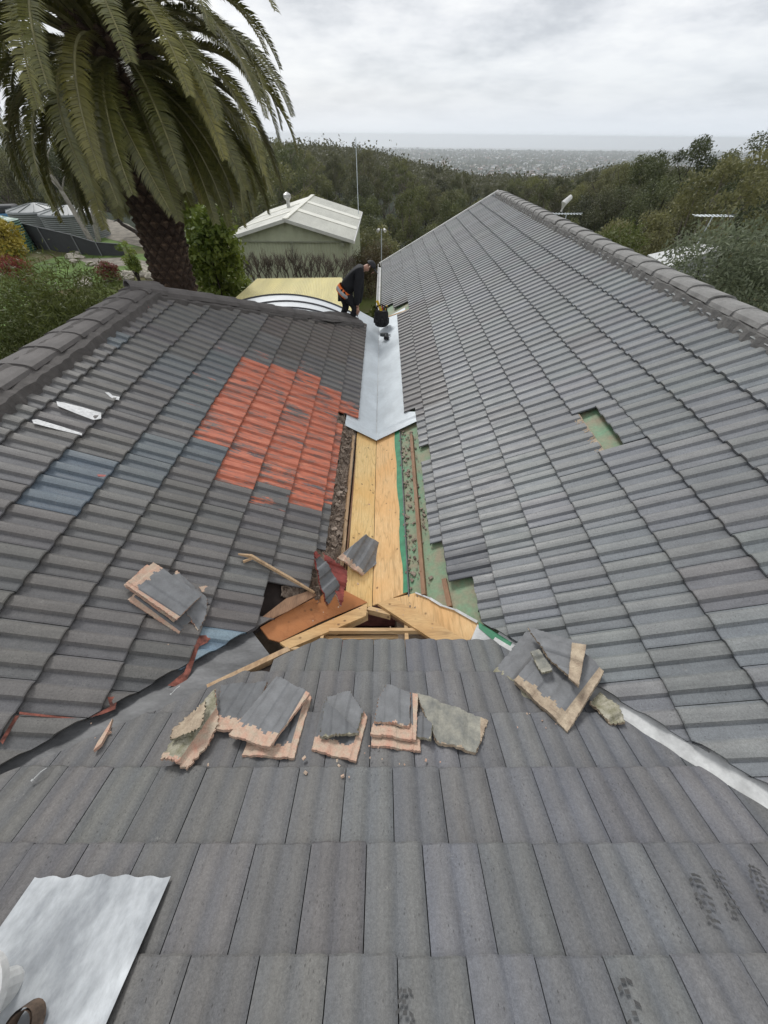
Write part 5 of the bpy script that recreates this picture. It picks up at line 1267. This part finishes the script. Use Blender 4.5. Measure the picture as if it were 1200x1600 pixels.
# ---- tool bag with level and drill on the valley sheet
M_BAG = mat('black_bag', (.018, .018, .02), .8, .4, 25., bump=.6, bscale=40); M_YELT = mat('yellow_tool', (.75, .48, .03), .45, .1, 8.)
bc = at_z(596, 508, .12); bag = empty('tool_bag', bc, 0, 'black open tool bag standing on the metal valley sheet', 'tool bag')
B = MB(); B.tube([(0, 0, -.02), (0, 0, .0), (0, 0, .12), (0, 0, .27), (0, 0, .30)], [.12, .15, .165, .15, .14], 14); B.tube([(0, 0, .30), (0, 0, .24), (0, 0, .1)], [.13, .12, .10], 14)
for v__ in range(len(B.v)): x, y, z = B.v[v__]; B.v[v__] = (x*1.0*(1+.08*math.sin(z*30+y*20)), y*.72, z*(1+.05*math.sin(x*25)))
B.build('bag_body', M_BAG, bag, smooth=True, fix=False)
for k in range(7):
    a = k*.9+.3; B = MB(); B.box((math.cos(a)*.155, math.sin(a)*.115, .09+.02*(k % 2)), (.075, .05, .13), Matrix.Rotation(a+1.57, 3, 'Z')); B.build('pocket', M_BAG, bag, bevel=.012)
B = MB(); B.tube([(-.13, 0, .27), (-.11, 0, .38), (0, 0, .43), (.11, 0, .38), (.13, 0, .27)], .014, 7, cap=False); B.build('handle', M_BAG, bag, smooth=True)
B = MB(); B.beam(bc+Vector((-.10, .03, .50)), bc+Vector((.08, -.05, .12)), .055, .028, (0, 1, .2)); tag(B.build('spirit_level', M_YELT, bevel=.004), 'yellow spirit level sticking out of the black tool bag', 'spirit level')
for k, (dx, c_, l_) in enumerate([(-.08, M_CAVITY, 'dark handled hand tool at the left of the open bag'), (.02, mat('red_handle', (.45, .03, .02), .5, .1, 5.), 'red handled hand tool in the open bag'), (.09, M_YELT, 'short yellow handled tool at the right of the open bag')]):
    B = MB(); B.tube([bc+Vector((dx, .03, .15)), bc+Vector((dx*1.1, .03, .30)), bc+Vector((dx*1.3, .04, .40))], [.008, .014, .018], 7); tag(B.build('hand_tool', c_), l_, 'hand tool')
dc = at_z(601, 527, .10); dr = empty('cordless_drill', dc, 0, 'dark grey cordless drill lying in front of the tool bag', 'drill')
B = MB(); B.tube([(-.10, 0, .05), (-.05, 0, .055), (.05, 0, .055), (.07, 0, .05)], [.03, .042, .042, .03], 10); B.tube([(.02, 0, .05), (.03, -.10, .04)], [.028, .024], 8); B.build('drill_body', mat('drill_grey', (.05, .06, .06), .5, .2, 9.), dr, smooth=True)
B = MB(); B.box((.035, -.13, .04), (.11, .07, .07)); B.build('battery', M_BAG, dr, bevel=.01)
B = MB(); B.tube([(.07, 0, .05), (.13, 0, .05)], [.02, .012], 8); B.build('chuck', M_FPOST, dr)
B = MB(); q = at_z(615, 519, .13); B.tube([q, q+Vector((.10, .03, .01)), q+Vector((.22, .05, .02)), q+Vector((.24, .02, .02))], .006, 5); tag(B.build('hook_tool', M_FPOST), 'thin grey hooked bar right of the tool bag on the sheet', 'hook bar')

# ================================================================ haze over the plain
B = MB(); B.box((0, 4650, -76), (44000, 9700, 178)); hz = B.build('haze', None if 0 else bpy.data.materials.new('haze_air')); hm = hz.data.materials[0]; hm.use_nodes = True; nt = NT(hm.node_tree)
o_ = nd(nt, 'ShaderNodeOutputMaterial'); vol = nd(nt, 'ShaderNodeVolumePrincipled', {'Color': (.92, .97, 1, 1), 'Density': 1.3e-4, 'Anisotropy': .3}); nt.links.new(vol.outputs[0], o_.inputs['Volume'])
hz['kind'] = 'stuff'

for hy, hu in HOLE:
    B = MB(); nx, ny = 30, 6; pts = []
    for j in range(ny):
        for i in range(nx): pts.append(PR.P(hy+.01+(WR-.02)*i/(nx-1), hu-.01+.075*j/(ny-1), -.002+.010*nr.random()+prof(i/(nx-1), .010)))
    B.grid(pts, nx, ny); hp(B, 'exposed_tile_heads', M_RAWB, fix=False)

# crumbs, nails and splinters left on the boards and around the broken tiles
r = random.Random(31); B = MB()
for k in range(70):
    px, py = r.choice([(560, 900), (590, 870), (575, 800), (520, 960), (640, 950), (300, 1180), (440, 1180), (560, 1190), (620, 1170), (700, 1170), (860, 1130), (260, 980), (330, 940), (160, 1150), (700, 985)])
    px += r.gauss(0, 22); py += r.gauss(0, 14); pl = PL if (px < 597 and py < 940) or px < 340 and py < 1060 else PR if (px > 598 and py < 930) or (px > 900 and py < 1100) else PN
    s_ = .003+.009*r.random()**2; B.box(pl.hit(px, py, .02 if py < 1000 and 500 < px < 760 else .035), (s_*2, s_*1.3, s_), Matrix.Rotation(r.random()*6, 3, 'Z') @ Matrix.Rotation(r.random(), 3, 'X'))
o = B.build('tile_crumbs', M_RAW); o['kind'] = 'stuff'
